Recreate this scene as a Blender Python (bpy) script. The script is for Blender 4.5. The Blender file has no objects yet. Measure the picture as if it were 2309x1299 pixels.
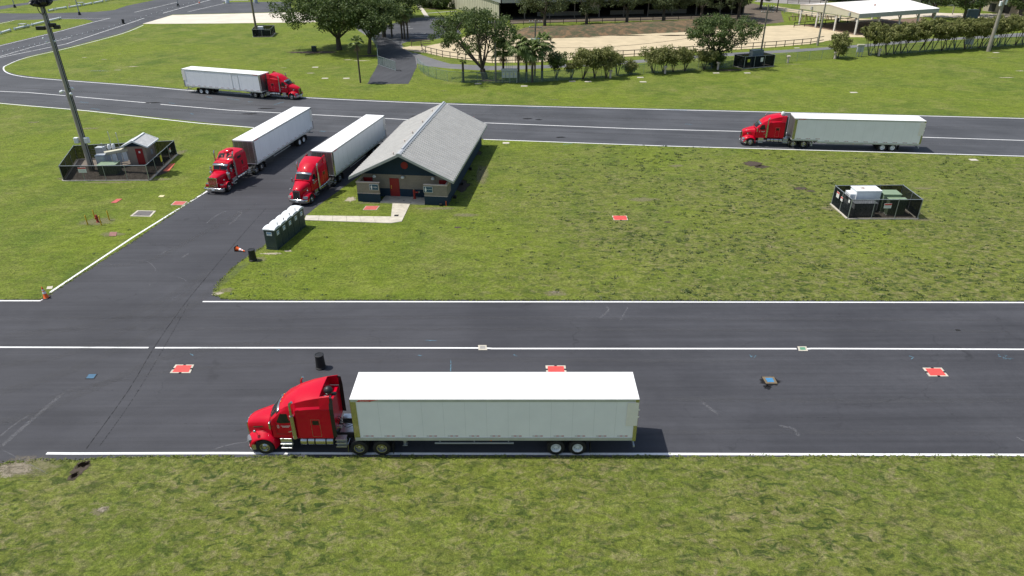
import bpy, math, random
import numpy as np
from mathutils import Vector, Matrix
R_ = math.radians
# ---------------------------------------------------------------- camera, sky, sun, exposure
SC = bpy.context.scene
COL = SC.collection
FPX, PITCH, ROLL, CAMH = 1566.9, R_(28.561), R_(-0.312), 28.08
cr, sr, cp, sp = math.cos(ROLL), math.sin(ROLL), math.cos(PITCH), math.sin(PITCH)
FWD = Vector((0, cp, -sp)); UP0 = Vector((0, sp, cp)); XA = Vector((1, 0, 0))
RGT = cr*XA + sr*UP0; UPV = -sr*XA + cr*UP0
cd = bpy.data.cameras.new('camera'); cam = bpy.data.objects.new('camera', cd); COL.objects.link(cam)
cd.sensor_width = 36; cd.lens = 36*FPX/2309; cd.clip_start = .5; cd.clip_end = 3000
m = Matrix((RGT, UPV, -FWD)).transposed().to_4x4(); m.translation = Vector((0, 0, CAMH)); cam.matrix_world = m
SC.camera = cam
SUN_TO = Vector((-.449, .063, .891)).normalized()
w = bpy.data.worlds.new('World'); SC.world = w; w.use_nodes = True
nt = w.node_tree; bg = nt.nodes['Background']; sky = nt.nodes.new('ShaderNodeTexSky'); sky.sky_type = 'NISHITA'
sky.sun_disc = False; sky.sun_elevation = math.asin(SUN_TO.z); sky.sun_rotation = math.atan2(SUN_TO.x, SUN_TO.y)
sky.air_density = 1.3; sky.dust_density = 2.0
nt.links.new(sky.outputs[0], bg.inputs[0]); bg.inputs[1].default_value = 0.12
ld = bpy.data.lights.new('sun', 'SUN'); ld.energy = 4.75; ld.angle = R_(.55); ld.color = (1, .965, .9)
lo = bpy.data.objects.new('sun', ld); COL.objects.link(lo); lo.rotation_euler = SUN_TO.to_track_quat('Z', 'Y').to_euler()
lo.location = (-40, 0, 60)
vs = SC.view_settings; vs.view_transform = 'Standard'; vs.look = 'None'; vs.exposure = 0.0; vs.gamma = 1
random.seed(7); rng = np.random.default_rng(7)

def W(u, v, z=0.0):
    """place on the ground (height z) seen at photo coordinate u, v"""
    d = FWD + RGT*((u-1154.5)/FPX) - UPV*((v-649.5)/FPX)
    t = (z-CAMH)/d.z
    return (d.x*t, d.y*t)
def HT(u, v, x, y):
    """height above the ground place x, y of something seen at photo row v"""
    k = (v-649.5)/FPX
    # (P.UPV) = -k (P.FWD), P=(x,y,z-CAMH)
    a = x*UPV.x + y*UPV.y + k*(x*FWD.x + y*FWD.y); b = UPV.z + k*FWD.z
    return CAMH - a/b

# ---------------------------------------------------------------- mesh helpers
class MB:
    def __init__(s): s.v = []; s.f = []; s.m = []; s.k = 0
    def add(s, vs, fs):
        o = len(s.v); s.v += [tuple(p) for p in vs]; s.f += [tuple(i+o for i in f) for f in fs]; s.m += [s.k]*len(fs); return s
    def box(s, x0, x1, y0, y1, z0, z1, rz=0, c=None):
        p = [(x, y, z) for z in (z0, z1) for y in (y0, y1) for x in (x0, x1)]
        if rz:
            cx, cy = c or ((x0+x1)/2, (y0+y1)/2); ca, sa = math.cos(rz), math.sin(rz)
            p = [(cx+(x-cx)*ca-(y-cy)*sa, cy+(x-cx)*sa+(y-cy)*ca, z) for x, y, z in p]
        return s.add(p, [(0,2,3,1),(4,5,7,6),(0,1,5,4),(2,6,7,3),(0,4,6,2),(1,3,7,5)])
    def bar(s, p0, p1, w, h):
        a = Vector(p0); b = Vector(p1); d = (b-a).normalized()
        up = Vector((0, 0, 1)) if abs(d.z) < .95 else Vector((1, 0, 0))
        sx = d.cross(up).normalized()*w/2; sz = sx.cross(d).normalized()*h/2
        p = [q+i*sx+j*sz for q in (a, b) for i, j in ((-1,-1),(1,-1),(1,1),(-1,1))]
        return s.add(p, [(0,1,2,3),(7,6,5,4),(0,4,5,1),(1,5,6,2),(2,6,7,3),(3,7,4,0)])
    def tube(s, pts, r, n=8, r1=None, cap=True):
        pts = [Vector(p) for p in pts]; N = len(pts); rings = []
        ref = None
        for i, p in enumerate(pts):
            d = (pts[min(i+1, N-1)]-pts[max(i-1, 0)]).normalized()
            if ref is None: ref = Vector((0,0,1)) if abs(d.z) < .9 else Vector((1,0,0))
            a = d.cross(ref).normalized(); b = d.cross(a).normalized(); ref = a.cross(d)
            rr = r if r1 is None else r+(r1-r)*i/(N-1)
            rings.append([p+rr*(math.cos(t)*a+math.sin(t)*b) for t in [2*math.pi*k/n for k in range(n)]])
        return s.loft(rings, cap, cap)
    def loft(s, rings, cap0=True, cap1=True, closed=True):
        n = len(rings[0]); v = [p for r in rings for p in r]; f = []
        for i in range(len(rings)-1):
            for j in range(n if closed else n-1):
                k = (j+1) % n; f.append((i*n+j, i*n+k, (i+1)*n+k, (i+1)*n+j))
        if cap0: f.append(tuple(range(n-1, -1, -1)))
        if cap1: f.append(tuple((len(rings)-1)*n+j for j in range(n)))
        return s.add(v, f)
    def lathe(s, prof, o=(0,0,0), ax='z', n=20, cap=True):
        rings = []
        for r, h in prof:
            ring = []
            for k in range(n):
                t = 2*math.pi*k/n; c_, s_ = r*math.cos(t), r*math.sin(t)
                ring.append({'z': (o[0]+c_, o[1]+s_, o[2]+h), 'y': (o[0]+c_, o[1]+h, o[2]+s_), 'x': (o[0]+h, o[1]+c_, o[2]+s_)}[ax])
            rings.append(ring)
        return s.loft(rings, cap, cap)
    def prism(s, pts, z0, z1):
        n = len(pts); v = [(x, y, z0) for x, y in pts]+[(x, y, z1) for x, y in pts]
        return s.add(v, [tuple(range(n-1, -1, -1)), tuple(range(n, 2*n))]+[(i, (i+1) % n, n+(i+1) % n, n+i) for i in range(n)])
    def ball(s, c, r, n=12, sz=1.0, z0=-1.0):
        prof = []
        for i in range(n//2+1):
            t = -math.pi/2+math.pi*i/(n//2); h = math.sin(t)
            if h < z0: continue
            prof.append((max(r*math.cos(t), .001), r*sz*h))
        return s.lathe(prof, c, 'z', n)
    def face(s, pts): return s.add(pts, [tuple(range(len(pts)))])

def link(o, parent=None):
    COL.objects.link(o)
    if parent: o.parent = parent
    return o
def build(mb, name, mat, parent=None, smooth=False, bevel=0, sub=0, loc=None, ang=38):
    me = bpy.data.meshes.new(name); me.from_pydata(mb.v, [], mb.f); me.validate()
    for mm in (mat if isinstance(mat, (list, tuple)) else [mat]): me.materials.append(mm)
    if max(mb.m, default=0) and len(mb.m) == len(me.polygons): me.polygons.foreach_set('material_index', mb.m)
    if smooth:
        me.polygons.foreach_set('use_smooth', [True]*len(me.polygons)); me.set_sharp_from_angle(angle=R_(ang))
    me.update()
    o = link(bpy.data.objects.new(name, me), parent)
    if loc: o.location = loc
    if bevel:
        b = o.modifiers.new('bevel', 'BEVEL'); b.width = bevel; b.segments = 2; b.limit_method = 'ANGLE'; b.angle_limit = R_(40)
    if sub:
        b = o.modifiers.new('sub', 'SUBSURF'); b.levels = sub; b.render_levels = sub
    return o
def tag(o, label=None, cat=None, group=None, kind=None):
    if label: o['label'] = label
    if cat: o['category'] = cat
    if group: o['group'] = group
    if kind: o['kind'] = kind
    return o
def thing(name, label, cat, loc=(0,0,0), rz=0, group=None):
    o = link(bpy.data.objects.new(name, None)); o.location = loc; o.rotation_euler = (0, 0, rz); o.empty_display_size = .3
    return tag(o, label, cat, group)
def copy_tree(o, parent=None):
    c = o.copy(); COL.objects.link(c); c.parent = parent
    for ch in list(o.children): copy_tree(ch, c)
    return c
def text(s, name, mat, parent, loc, rot, size, align='CENTER', depth=.004):
    cu = bpy.data.curves.new('lettering', 'FONT'); cu.body = s; cu.size = size; cu.align_x = align; cu.align_y = 'CENTER'; cu.extrude = depth
    t = bpy.data.objects.new('lettering', cu); me = bpy.data.meshes.new_from_object(t)
    bpy.data.objects.remove(t); me.materials.append(mat)
    o = link(bpy.data.objects.new(name, me), parent); o.location = loc; o.rotation_euler = rot
    return o

# ---------------------------------------------------------------- materials
def newmat(name):
    m = bpy.data.materials.new(name); m.use_nodes = True; nt = m.node_tree
    return m, nt, nt.nodes['Principled BSDF'], nt.nodes['Material Output']
def setp(b, **k):
    for a, v in k.items():
        i = b.inputs.get(a)
        if i is not None: i.default_value = v
def N(nt, t, **k):
    n = nt.nodes.new('ShaderNode'+t)
    for a, v in k.items():
        if hasattr(n, a): setattr(n, a, v)
        else: n.inputs[a].default_value = v
    return n
def L(nt, a, b): nt.links.new(a, b)
def noise(nt, vec, scale, detail=4, rough=.55, dist=0):
    n = N(nt, 'TexNoise'); n.inputs['Scale'].default_value = scale; n.inputs['Detail'].default_value = detail
    n.inputs['Roughness'].default_value = rough; n.inputs['Distortion'].default_value = dist
    if vec is not None: L(nt, vec, n.inputs['Vector'])
    return n.outputs['Fac']
def ramp(nt, fac, stops):
    r = N(nt, 'ValToRGB'); cr_ = r.color_ramp
    while len(cr_.elements) > 1: cr_.elements.remove(cr_.elements[-1])
    for i, (p, c) in enumerate(stops):
        e = cr_.elements[0] if i == 0 else cr_.elements.new(p)
        e.position = p; e.color = (c, c, c, 1) if isinstance(c, (int, float)) else (*c, 1)
    L(nt, fac, r.inputs[0]); return r.outputs[0]
def mix(nt, fac, a, b, mode='MIX'):
    n = N(nt, 'Mix'); n.data_type = 'RGBA'; n.blend_type = mode
    if isinstance(fac, (int, float)): n.inputs[0].default_value = fac
    else: L(nt, fac, n.inputs[0])
    for i, c in ((6, a), (7, b)):
        if isinstance(c, tuple): n.inputs[i].default_value = (*c, 1)
        else: L(nt, c, n.inputs[i])
    return n.outputs[2]
def math_(nt, op, a, b=None):
    n = N(nt, 'Math'); n.operation = op
    for i, c in enumerate((a, b)):
        if c is None: continue
        if isinstance(c, (int, float)): n.inputs[i].default_value = c
        else: L(nt, c, n.inputs[i])
    return n.outputs[0]
def scaled(nt, vec, s):
    n = N(nt, 'Mapping'); n.inputs['Scale'].default_value = s; L(nt, vec, n.inputs[0]); return n.outputs[0]
def bump(nt, b, h, strength, dist):
    n = N(nt, 'Bump'); n.inputs['Strength'].default_value = strength; n.inputs['Distance'].default_value = dist
    L(nt, h, n.inputs['Height']); L(nt, n.outputs[0], b.inputs['Normal'])
def wpos(nt): return N(nt, 'NewGeometry').outputs['Position']
def opos(nt): return N(nt, 'TexCoord').outputs['Object']

def simple(name, col, rough=.6, metal=0, var=.15, scale=3, coat=0, spec=.5, bmp=0, bscale=40):
    """plain surface with soft dirt and tone variation in object space"""
    m, nt, b, o = newmat(name); setp(b, Roughness=rough, Metallic=metal)
    setp(b, **{'Coat Weight': coat, 'Coat Roughness': .05, 'Specular IOR Level': spec})
    p = opos(nt); n = noise(nt, p, scale, 5)
    c = ramp(nt, n, [(.3, tuple(x*(1-var) for x in col)), (.7, tuple(min(x*(1+var), 1) for x in col))]); L(nt, c, b.inputs['Base Color'])
    L(nt, ramp(nt, noise(nt, p, scale*2.3), [(.3, max(rough-.1*min(1, var*5), .02)), (.75, min(rough+.12*min(1, var*5), 1))]), b.inputs['Roughness'])
    if bmp: bump(nt, b, noise(nt, p, bscale), bmp, .01)
    return m

def mat_grass():
    m, nt, b, o = newmat('grass'); p = wpos(nt)
    sx = N(nt, 'SeparateXYZ'); L(nt, p, sx.inputs[0])
    def between(sock, lo, hi):
        mr = N(nt, 'MapRange'); mr.interpolation_type = 'SMOOTHSTEP'; L(nt, sock, mr.inputs[0]); mr.inputs[1].default_value = lo; mr.inputs[2].default_value = hi; return mr.outputs[0]
    # the verge by the main road and the right half of the middle lawn are drier and weedier
    verge = math_(nt, 'SUBTRACT', 1.0, between(sx.outputs[1], 31, 36)); right = math_(nt, 'MULTIPLY', between(sx.outputs[0], -14, 16), math_(nt, 'SUBTRACT', 1.0, between(sx.outputs[1], 74, 100)))
    worn = math_(nt, 'ADD', math_(nt, 'MULTIPLY', math_(nt, 'MAXIMUM', math_(nt, 'MULTIPLY', verge, 1.1), right), .70), .26)
    worn = math_(nt, 'MULTIPLY', worn, ramp(nt, noise(nt, p, .09, 4, .65), [(.36, .45), (.58, 1)]))
    big = noise(nt, p, .05, 4, .6, .5); mid = noise(nt, p, .22, 5, .6, .5); med2 = noise(nt, scaled(nt, p, (.8, 1.3, 1)), .9, 6, .75, .6)
    fine = noise(nt, p, 4.0, 6, .8); vf = noise(nt, p, 13.0, 4, .85)
    base = ramp(nt, mid, [(.34, (.080, .130, .015)), (.47, (.116, .162, .020)), (.57, (.150, .186, .030)), (.68, (.184, .200, .054))])
    base = mix(nt, ramp(nt, big, [(.42, 0.0), (.60, .75)]), base, (.152, .200, .016))
    base = mix(nt, math_(nt, 'MULTIPLY', worn, .75), base, (.136, .150, .034))
    dry = math_(nt, 'MULTIPLY', ramp(nt, noise(nt, scaled(nt, p, (.8, 1.1, 1)), 1.4, 7, .8, .9), [(.48, 0), (.66, .9)]), worn)
    base = mix(nt, dry, base, (.25, .21, .12))
    clump = math_(nt, 'MULTIPLY', ramp(nt, noise(nt, scaled(nt, p, (.75, 1.2, 1)), 1.5, 5, .65, 1.0), [(.51, 0), (.61, .9)]), worn)
    clump2 = math_(nt, 'MULTIPLY', ramp(nt, noise(nt, p, 3.4, 5, .65, .7), [(.56, 0), (.63, .8)]), ramp(nt, noise(nt, p, .07, 4, .6), [(.42, .12), (.58, .9)]))
    base = mix(nt, math_(nt, 'MAXIMUM', clump, clump2), base, (.040, .066, .014))
    base = mix(nt, 1.0, base, ramp(nt, med2, [(.36, .80), (.5, 1.0), (.64, 1.2)]), 'MULTIPLY')
    base = mix(nt, 1.0, base, ramp(nt, fine, [(.36, .62), (.5, 1.0), (.64, 1.38)]), 'MULTIPLY')
    base = mix(nt, 1.0, base, ramp(nt, vf, [(.36, .62), (.5, 1.0), (.64, 1.4)]), 'MULTIPLY')
    L(nt, base, b.inputs['Base Color']); setp(b, Roughness=.9); setp(b, **{'Specular IOR Level': .15})
    h = math_(nt, 'ADD', math_(nt, 'MULTIPLY', fine, .7), math_(nt, 'ADD', math_(nt, 'MULTIPLY', vf, .4), math_(nt, 'MULTIPLY', med2, .9)))
    bump(nt, b, h, .8, .17)
    return m
def mat_asphalt(name, c0, c1, crack=1.0, ang=0):
    m, nt, b, o = newmat(name); p = wpos(nt)
    mp = N(nt, 'Mapping'); mp.inputs['Rotation'].default_value = (0, 0, -ang); L(nt, p, mp.inputs[0])
    st = scaled(nt, mp.outputs[0], (.06, .9, 1)); streak = noise(nt, st, .8, 5, .65, .3)
    st2 = scaled(nt, mp.outputs[0], (.03, 3.0, 1)); streak2 = noise(nt, st2, 1.0, 4, .6)
    blot = noise(nt, p, .12, 5, .6, .5); fine = noise(nt, p, 22, 3, .8); med = noise(nt, p, 2.0, 5, .7)
    base = mix(nt, ramp(nt, blot, [(.35, 0), (.68, 1)]), c0, c1)
    base = mix(nt, .8, base, ramp(nt, streak, [(.3, .78), (.7, 1.22)]), 'MULTIPLY')
    base = mix(nt, .6, base, ramp(nt, streak2, [(.3, .86), (.72, 1.18)]), 'MULTIPLY')
    base = mix(nt, .7, base, ramp(nt, med, [(.3, .86), (.75, 1.16)]), 'MULTIPLY')
    base = mix(nt, .85, base, ramp(nt, fine, [(.25, .7), (.75, 1.38)]), 'MULTIPLY')
    if crack:
        wv = N(nt, 'VectorMath'); wv.operation = 'MULTIPLY_ADD'
        nn = N(nt, 'TexNoise'); nn.inputs['Scale'].default_value = .9; nn.inputs['Detail'].default_value = 5; L(nt, p, nn.inputs[0])
        L(nt, nn.outputs['Color'], wv.inputs[0]); wv.inputs[1].default_value = (2.2, 2.2, 0); L(nt, p, wv.inputs[2])
        vo = N(nt, 'TexVoronoi'); vo.feature = 'DISTANCE_TO_EDGE'; vo.inputs['Scale'].default_value = .16; L(nt, wv.outputs[0], vo.inputs['Vector'])
        ln = ramp(nt, vo.outputs['Distance'], [(.0, 1), (.0035, .8), (.006, 0)])
        ms = math_(nt, 'MULTIPLY', ln, ramp(nt, noise(nt, p, .13, 4, .7), [(.50, 0), (.62, .7*crack)]))
        base = mix(nt, ms, base, (.012, .012, .013))
    L(nt, base, b.inputs['Base Color']); L(nt, ramp(nt, med, [(.3, .72), (.7, .88)]), b.inputs['Roughness'])
    setp(b, **{'Specular IOR Level': .35})
    bump(nt, b, fine, .35, .01)
    return m
def mat_decal(name, col, dens=1.0, scale=6, sharp=.06, rough=.85, var=.2, amp=3.2):
    """thin wear on a surface, ragged by noise, solid where the 'fade' attribute is 1"""
    m, nt, b, o = newmat(name); p = wpos(nt); at = N(nt, 'Attribute'); at.attribute_name = 'fade'
    n = noise(nt, p, scale, 6, .75, .5)
    a = math_(nt, 'ADD', at.outputs['Fac'], math_(nt, 'MULTIPLY', math_(nt, 'SUBTRACT', n, .5), amp))
    al = ramp(nt, a, [(.5-sharp, 0), (min(.5+sharp, 1), dens)])
    c = ramp(nt, noise(nt, p, scale*3, 4, .8), [(.3, tuple(x*(1-var) for x in col)), (.7, tuple(x*(1+var) for x in col))])
    L(nt, c, b.inputs['Base Color']); setp(b, Roughness=rough); setp(b, **{'Specular IOR Level': .2})
    tr = N(nt, 'BsdfTransparent'); mx = N(nt, 'MixShader'); L(nt, al, mx.inputs[0]); L(nt, tr.outputs[0], mx.inputs[1]); L(nt, b.outputs[0], mx.inputs[2])
    L(nt, mx.outputs[0], o.inputs[0]); return m
def mat_paint_line():
    m, nt, b, o = newmat('road paint'); p = wpos(nt)
    c = ramp(nt, noise(nt, p, 5, 6, .8, .3), [(.30, (.33, .33, .33)), (.40, (.72, .72, .71)), (.7, (.85, .85, .84))])
    c = mix(nt, ramp(nt, noise(nt, p, .4, 4, .7), [(.62, 0), (.75, .5)]), c, (.35, .35, .35))
    L(nt, c, b.inputs['Base Color']); setp(b, Roughness=.7); return m
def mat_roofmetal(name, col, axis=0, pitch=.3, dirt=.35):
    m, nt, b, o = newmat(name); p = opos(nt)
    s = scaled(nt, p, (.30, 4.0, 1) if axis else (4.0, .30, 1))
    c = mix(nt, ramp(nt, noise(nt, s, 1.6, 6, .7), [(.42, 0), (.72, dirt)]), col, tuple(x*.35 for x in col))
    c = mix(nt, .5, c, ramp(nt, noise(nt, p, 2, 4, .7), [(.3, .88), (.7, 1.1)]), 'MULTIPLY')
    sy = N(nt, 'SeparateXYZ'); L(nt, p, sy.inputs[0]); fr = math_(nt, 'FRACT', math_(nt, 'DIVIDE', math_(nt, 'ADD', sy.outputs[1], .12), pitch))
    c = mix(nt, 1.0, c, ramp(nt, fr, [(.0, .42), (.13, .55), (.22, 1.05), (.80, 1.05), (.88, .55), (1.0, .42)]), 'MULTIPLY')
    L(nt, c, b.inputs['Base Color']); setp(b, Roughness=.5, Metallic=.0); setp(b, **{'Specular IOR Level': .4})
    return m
def mat_block(name, col):
    m, nt, b, o = newmat(name); p = opos(nt)
    br = N(nt, 'TexBrick'); br.inputs['Scale'].default_value = 1.0; br.inputs['Brick Width'].default_value = .4; br.inputs['Row Height'].default_value = .2
    br.inputs['Mortar Size'].default_value = .008; br.inputs['Color1'].default_value = (*col, 1); br.inputs['Color2'].default_value = (*[x*.93 for x in col], 1)
    br.inputs['Mortar'].default_value = (*[x*.7 for x in col], 1)
    sx = N(nt, 'SeparateXYZ'); L(nt, p, sx.inputs[0]); cx = N(nt, 'CombineXYZ')
    L(nt, math_(nt, 'ADD', sx.outputs[0], sx.outputs[1]), cx.inputs[0]); L(nt, sx.outputs[2], cx.inputs[1]); L(nt, cx.outputs[0], br.inputs[0])
    c = mix(nt, .7, br.outputs[0], ramp(nt, noise(nt, p, 1.5, 6, .7), [(.3, .8), (.7, 1.15)]), 'MULTIPLY')
    L(nt, c, b.inputs['Base Color']); setp(b, Roughness=.85); return m
def mat_leaf(name, c0, c1, c2, trans=.25):
    m, nt, b, o = newmat(name); g = N(nt, 'NewGeometry'); p = wpos(nt)
    rnd = g.outputs['Random Per Island']
    c = ramp(nt, rnd, [(0, c0), (.55, c1), (1, c2)])
    c = mix(nt, .6, c, ramp(nt, noise(nt, p, .8, 3), [(.3, .75), (.7, 1.3)]), 'MULTIPLY')
    L(nt, c, b.inputs['Base Color']); setp(b, Roughness=.6); setp(b, **{'Specular IOR Level': .35})
    tl = N(nt, 'BsdfTranslucent'); L(nt, c, tl.inputs[0]); mx = N(nt, 'MixShader'); mx.inputs[0].default_value = trans
    L(nt, b.outputs[0], mx.inputs[1]); L(nt, tl.outputs[0], mx.inputs[2]); L(nt, mx.outputs[0], o.inputs[0]); return m
def mat_screen(name, col, alpha, col2=None):
    """woven fence cloth / wire net: part of the light passes through"""
    m, nt, b, o = newmat(name); p = opos(nt)
    L(nt, ramp(nt, noise(nt, scaled(nt, p, (1, 1, .3)), 2.5, 5), [(.3, tuple(x*.7 for x in col)), (.7, tuple(x*1.3 for x in col))]), b.inputs['Base Color'])
    setp(b, Roughness=.9); setp(b, **{'Specular IOR Level': .1})
    tr = N(nt, 'BsdfTransparent'); mx = N(nt, 'MixShader')
    L(nt, ramp(nt, noise(nt, scaled(nt, p, (30, 30, 4)), 1.0, 2), [(.3, alpha*.85), (.7, min(alpha*1.1, 1))]), mx.inputs[0])
    L(nt, tr.outputs[0], mx.inputs[1]); L(nt, b.outputs[0], mx.inputs[2]); L(nt, mx.outputs[0], o.inputs[0]); return m
def mat_glass_dark():
    m, nt, b, o = newmat('window glass'); setp(b, Roughness=.04, Metallic=0, **{'Base Color': (.012, .016, .016, 1), 'Specular IOR Level': .45}); return m

GRASS = mat_grass()
ASPH = mat_asphalt('asphalt main', (.040, .0405, .047), (.055, .0555, .063), .7)
ASPD = mat_asphalt('asphalt side road', (.043, .044, .049), (.060, .061, .067), .6, R_(70))
ASPF = mat_asphalt('asphalt far', (.052, .054, .060), (.075, .077, .085), .3, R_(-9))
ASPP = mat_asphalt('asphalt path', (.12, .12, .125), (.17, .168, .165), 0)
PAINT = mat_paint_line()
CONC = simple('concrete', (.50, .46, .38), .85, var=.16, scale=1.4, bmp=.3)
CONCD = simple('concrete grey', (.30, .29, .27), .85, var=.2, scale=2, bmp=.3)
RED = simple('red truck paint', (.53, .0008, .020), .45, var=.06, scale=.7, coat=.45, spec=.08)
WHITE = simple('white panel', (.87, .87, .885), .55, var=.03, scale=.8, spec=.25)
ROOFW = simple('white trailer roof', (.83, .83, .82), .5, var=.04, scale=.5)
STEEL = simple('polished steel', (.50, .50, .50), .16, 1.0, var=.06, scale=5)
ALU = simple('aluminium', (.55, .56, .56), .35, 1.0, var=.1, scale=6)
RAIL = simple('trailer rail', (.50, .52, .50), .42, .2, var=.08, scale=2)
BLACK = simple('black plastic', (.012, .012, .013), .5, var=.2, scale=6)
RUBBER = simple('tyre rubber', (.014, .014, .014), .85, var=.3, scale=8)
DARK = simple('dark chassis', (.02, .02, .02), .6, var=.3, scale=5)
GLASS = mat_glass_dark()
LAMP = simple('headlight lens', (.24, .25, .27), .08, .3, var=.05)
AMBER = simple('amber lens', (.8, .25, .02), .2, var=.05)
TAPER = simple('red tape', (.40, .015, .02), .4, var=.1); TAPEW = simple('grey tape', (.45, .45, .45), .4, var=.1)
GALV = simple('galvanised steel', (.40, .43, .45), .45, .6, var=.12, scale=6)
CREAM = simple('cream metal', (.52, .50, .38), .6, var=.06, scale=.5)
GREYBOX = simple('grey cabinet paint', (.40, .43, .45), .5, var=.1, scale=2)
GREENBOX = simple('green cabinet paint', (.20, .27, .17), .5, var=.1, scale=2)
WHITEBOX = simple('white cabinet paint', (.72, .75, .76), .5, var=.05, scale=2)
NAVY = mat_block('navy painted block', (.010, .032, .058)); BEIGE = mat_block('beige block', (.27, .235, .19))
REDDOOR = simple('red door paint', (.27, .010, .012), .5, var=.08, scale=2)
CAP = simple('pale coping', (.62, .53, .47), .8, var=.08, scale=2)
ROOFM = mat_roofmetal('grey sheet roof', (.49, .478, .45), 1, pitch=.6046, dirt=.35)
TRIM = simple('grey metal trim', (.36, .375, .37), .45, var=.06, scale=2)
ORANGE = simple('orange cone plastic', (.85, .13, .015), .5, var=.1); REFL = simple('white cone band', (.8, .8, .8), .4, var=.05)
WOOD = simple('weathered timber', (.16, .13, .10), .85, var=.25, scale=3); WOODP = simple('utility pole', (.24, .21, .17), .85, var=.2, scale=2)
CPOLE = simple('concrete pole', (.30, .275, .23), .85, var=.15, scale=1.5)
BARK = simple('bark', (.085, .07, .055), .95, var=.35, scale=4, bmp=.8, bscale=12)
SCREENF = mat_screen('dark fence cloth', (.010, .014, .015), .97); NET = mat_screen('chain link net', (.16, .25, .22), .30)
SCREENT = mat_screen('thin fence cloth', (.014, .015, .015), .80)
SIGNB = simple('sign blue', (.01, .07, .12), .5, var=.05); SIGNW = simple('sign white', (.75, .75, .73), .5, var=.05)
SIGNR = simple('sign red', (.55, .04, .03), .5, var=.05); SIGNY = simple('sign yellow', (.6, .6, .05), .5, var=.05)
BLUEP = simple('blue print', (.05, .22, .5), .5, var=.1)
REDPL = simple('red painted plate', (.68, .07, .06), .7, var=.1, scale=4)
REDFADE = simple('faded red plate', (.46, .10, .085), .8, var=.2, scale=4)
BLUEPL = simple('blue painted plate', (.05, .20, .38), .6, var=.15, scale=6)
YEL = simple('yellow post paint', (.55, .36, .02), .5, var=.1)
LEAFO = mat_leaf('oak leaves', (.050, .082, .022), (.085, .128, .034), (.15, .19, .058), .3)
LEAFB = mat_leaf('olive leaves', (.11, .13, .035), (.20, .215, .065), (.32, .32, .12), .35)
LEAFP = mat_leaf('palm leaves', (.09, .135, .035), (.16, .22, .06), (.32, .38, .15), .35)
LEAFD = mat_leaf('dead palm leaves', (.16, .11, .06), (.24, .17, .10), (.34, .26, .17), .15)
SOILD = mat_decal('bare soil', (.26, .22, .15), .42, 4.0, .35); SANDD = mat_decal('pale sand patch', (.46, .40, .31), .8, 4.5, .3)
DIRT = mat_decal('dark dirt', (.075, .058, .045), .95, 3.0, .12, amp=.8)
SCUFF = mat_decal('pale scuff', (.26, .26, .27), .32, 7.0, .3); STAIN = mat_decal('dark stain', (.012, .012, .012), .8, 3.0, .15, amp=1.3)
CHALK = mat_decal('blue chalk', (.16, .34, .45), .75, 10.0, .15); SEAM = mat_decal('tar seam', (.012, .012, .012), .55, 5.0, .15)
DUST = mat_decal('tyre dust', (.11, .11, .115), .30, 1.2, .5, amp=1.6)
RUST = mat_decal('rust stain', (.22, .09, .03), .8, 6.0, .2)
# ---------------------------------------------------------------- ground, roads and markings
def PX(*a): return [W(*p) for p in a]
def ragged(pts, step, amp, seed=1):
    r = random.Random(seed); out = []; n = len(pts)
    for i in range(n):
        a = Vector(pts[i]); b = Vector(pts[(i+1) % n]); d = b-a; k = max(1, int(d.length/step)) if d.length < 260 else 1
        nn = Vector((-d.y, d.x)).normalized() if d.length > 0 else Vector((0, 0))
        for j in range(k):
            q = a+d*(j/k)
            if j: q = q+nn*(r.uniform(-amp, amp)+amp*.8*math.sin(q.x*1.3+q.y*.7)*math.sin(q.x*.31))
            out.append((q.x, q.y))
    return out
def curve(pts, n=5):
    """smooth a polyline through its points"""
    P = [Vector(p) for p in pts]; out = []
    for i in range(len(P)-1):
        p0, p1, p2, p3 = P[max(i-1, 0)], P[i], P[i+1], P[min(i+2, len(P)-1)]
        for j in range(n):
            t = j/n; out.append(.5*((2*p1)+(p2-p0)*t+(2*p0-5*p1+4*p2-p3)*t*t+(3*p1-p0-3*p2+p3)*t**3))
    out.append(P[-1]); return [(p.x, p.y) for p in out]
def sheet(name, pts, z, mat, kind='structure', rag=0, step=.5, parent=None):
    if rag: pts = ragged(pts, step, rag, len(pts))
    me = MB(); me.face([(x, y, z) for x, y in pts])
    # keep the normal up
    area = sum(pts[i][0]*pts[(i+1) % len(pts)][1]-pts[(i+1) % len(pts)][0]*pts[i][1] for i in range(len(pts)))
    if area < 0: me.f = [tuple(reversed(me.f[0]))]
    o = build(me, name, mat, parent)
    if kind: tag(o, kind=kind)
    return o
def setfade(o, vals):
    a = o.data.attributes.new('fade', 'FLOAT', 'POINT'); a.data.foreach_set('value', vals)
def patch(name, c, rx, ry, z, mat, rz=0, seed=0, n=18, hard=.45):
    """ragged patch lying on the ground, thinning to nothing at its rim"""
    r = random.Random(seed+int(c[0]*10)); jit = [r.uniform(.75, 1.2) for _ in range(n)]
    vs, fs, fd = [(c[0], c[1], z)], [], [.95]
    for k, (q, f) in enumerate(((hard, .85), (.72, .42), (1.0, -.45))):
        for i in range(n):
            t = 2*math.pi*i/n; x, y = rx*q*jit[i]*math.cos(t), ry*q*jit[i]*math.sin(t)
            vs.append((c[0]+x*math.cos(rz)-y*math.sin(rz), c[1]+x*math.sin(rz)+y*math.cos(rz), z)); fd.append(f)
    for i in range(n): fs.append((0, 1+i, 1+(i+1) % n))
    for k in range(2):
        for i in range(n):
            j = (i+1) % n; fs.append((1+k*n+i, 1+(k+1)*n+i, 1+(k+1)*n+j, 1+k*n+j))
    mb = MB(); mb.add(vs, fs); o = build(mb, name, mat); setfade(o, fd); return tag(o, kind='structure')
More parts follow.
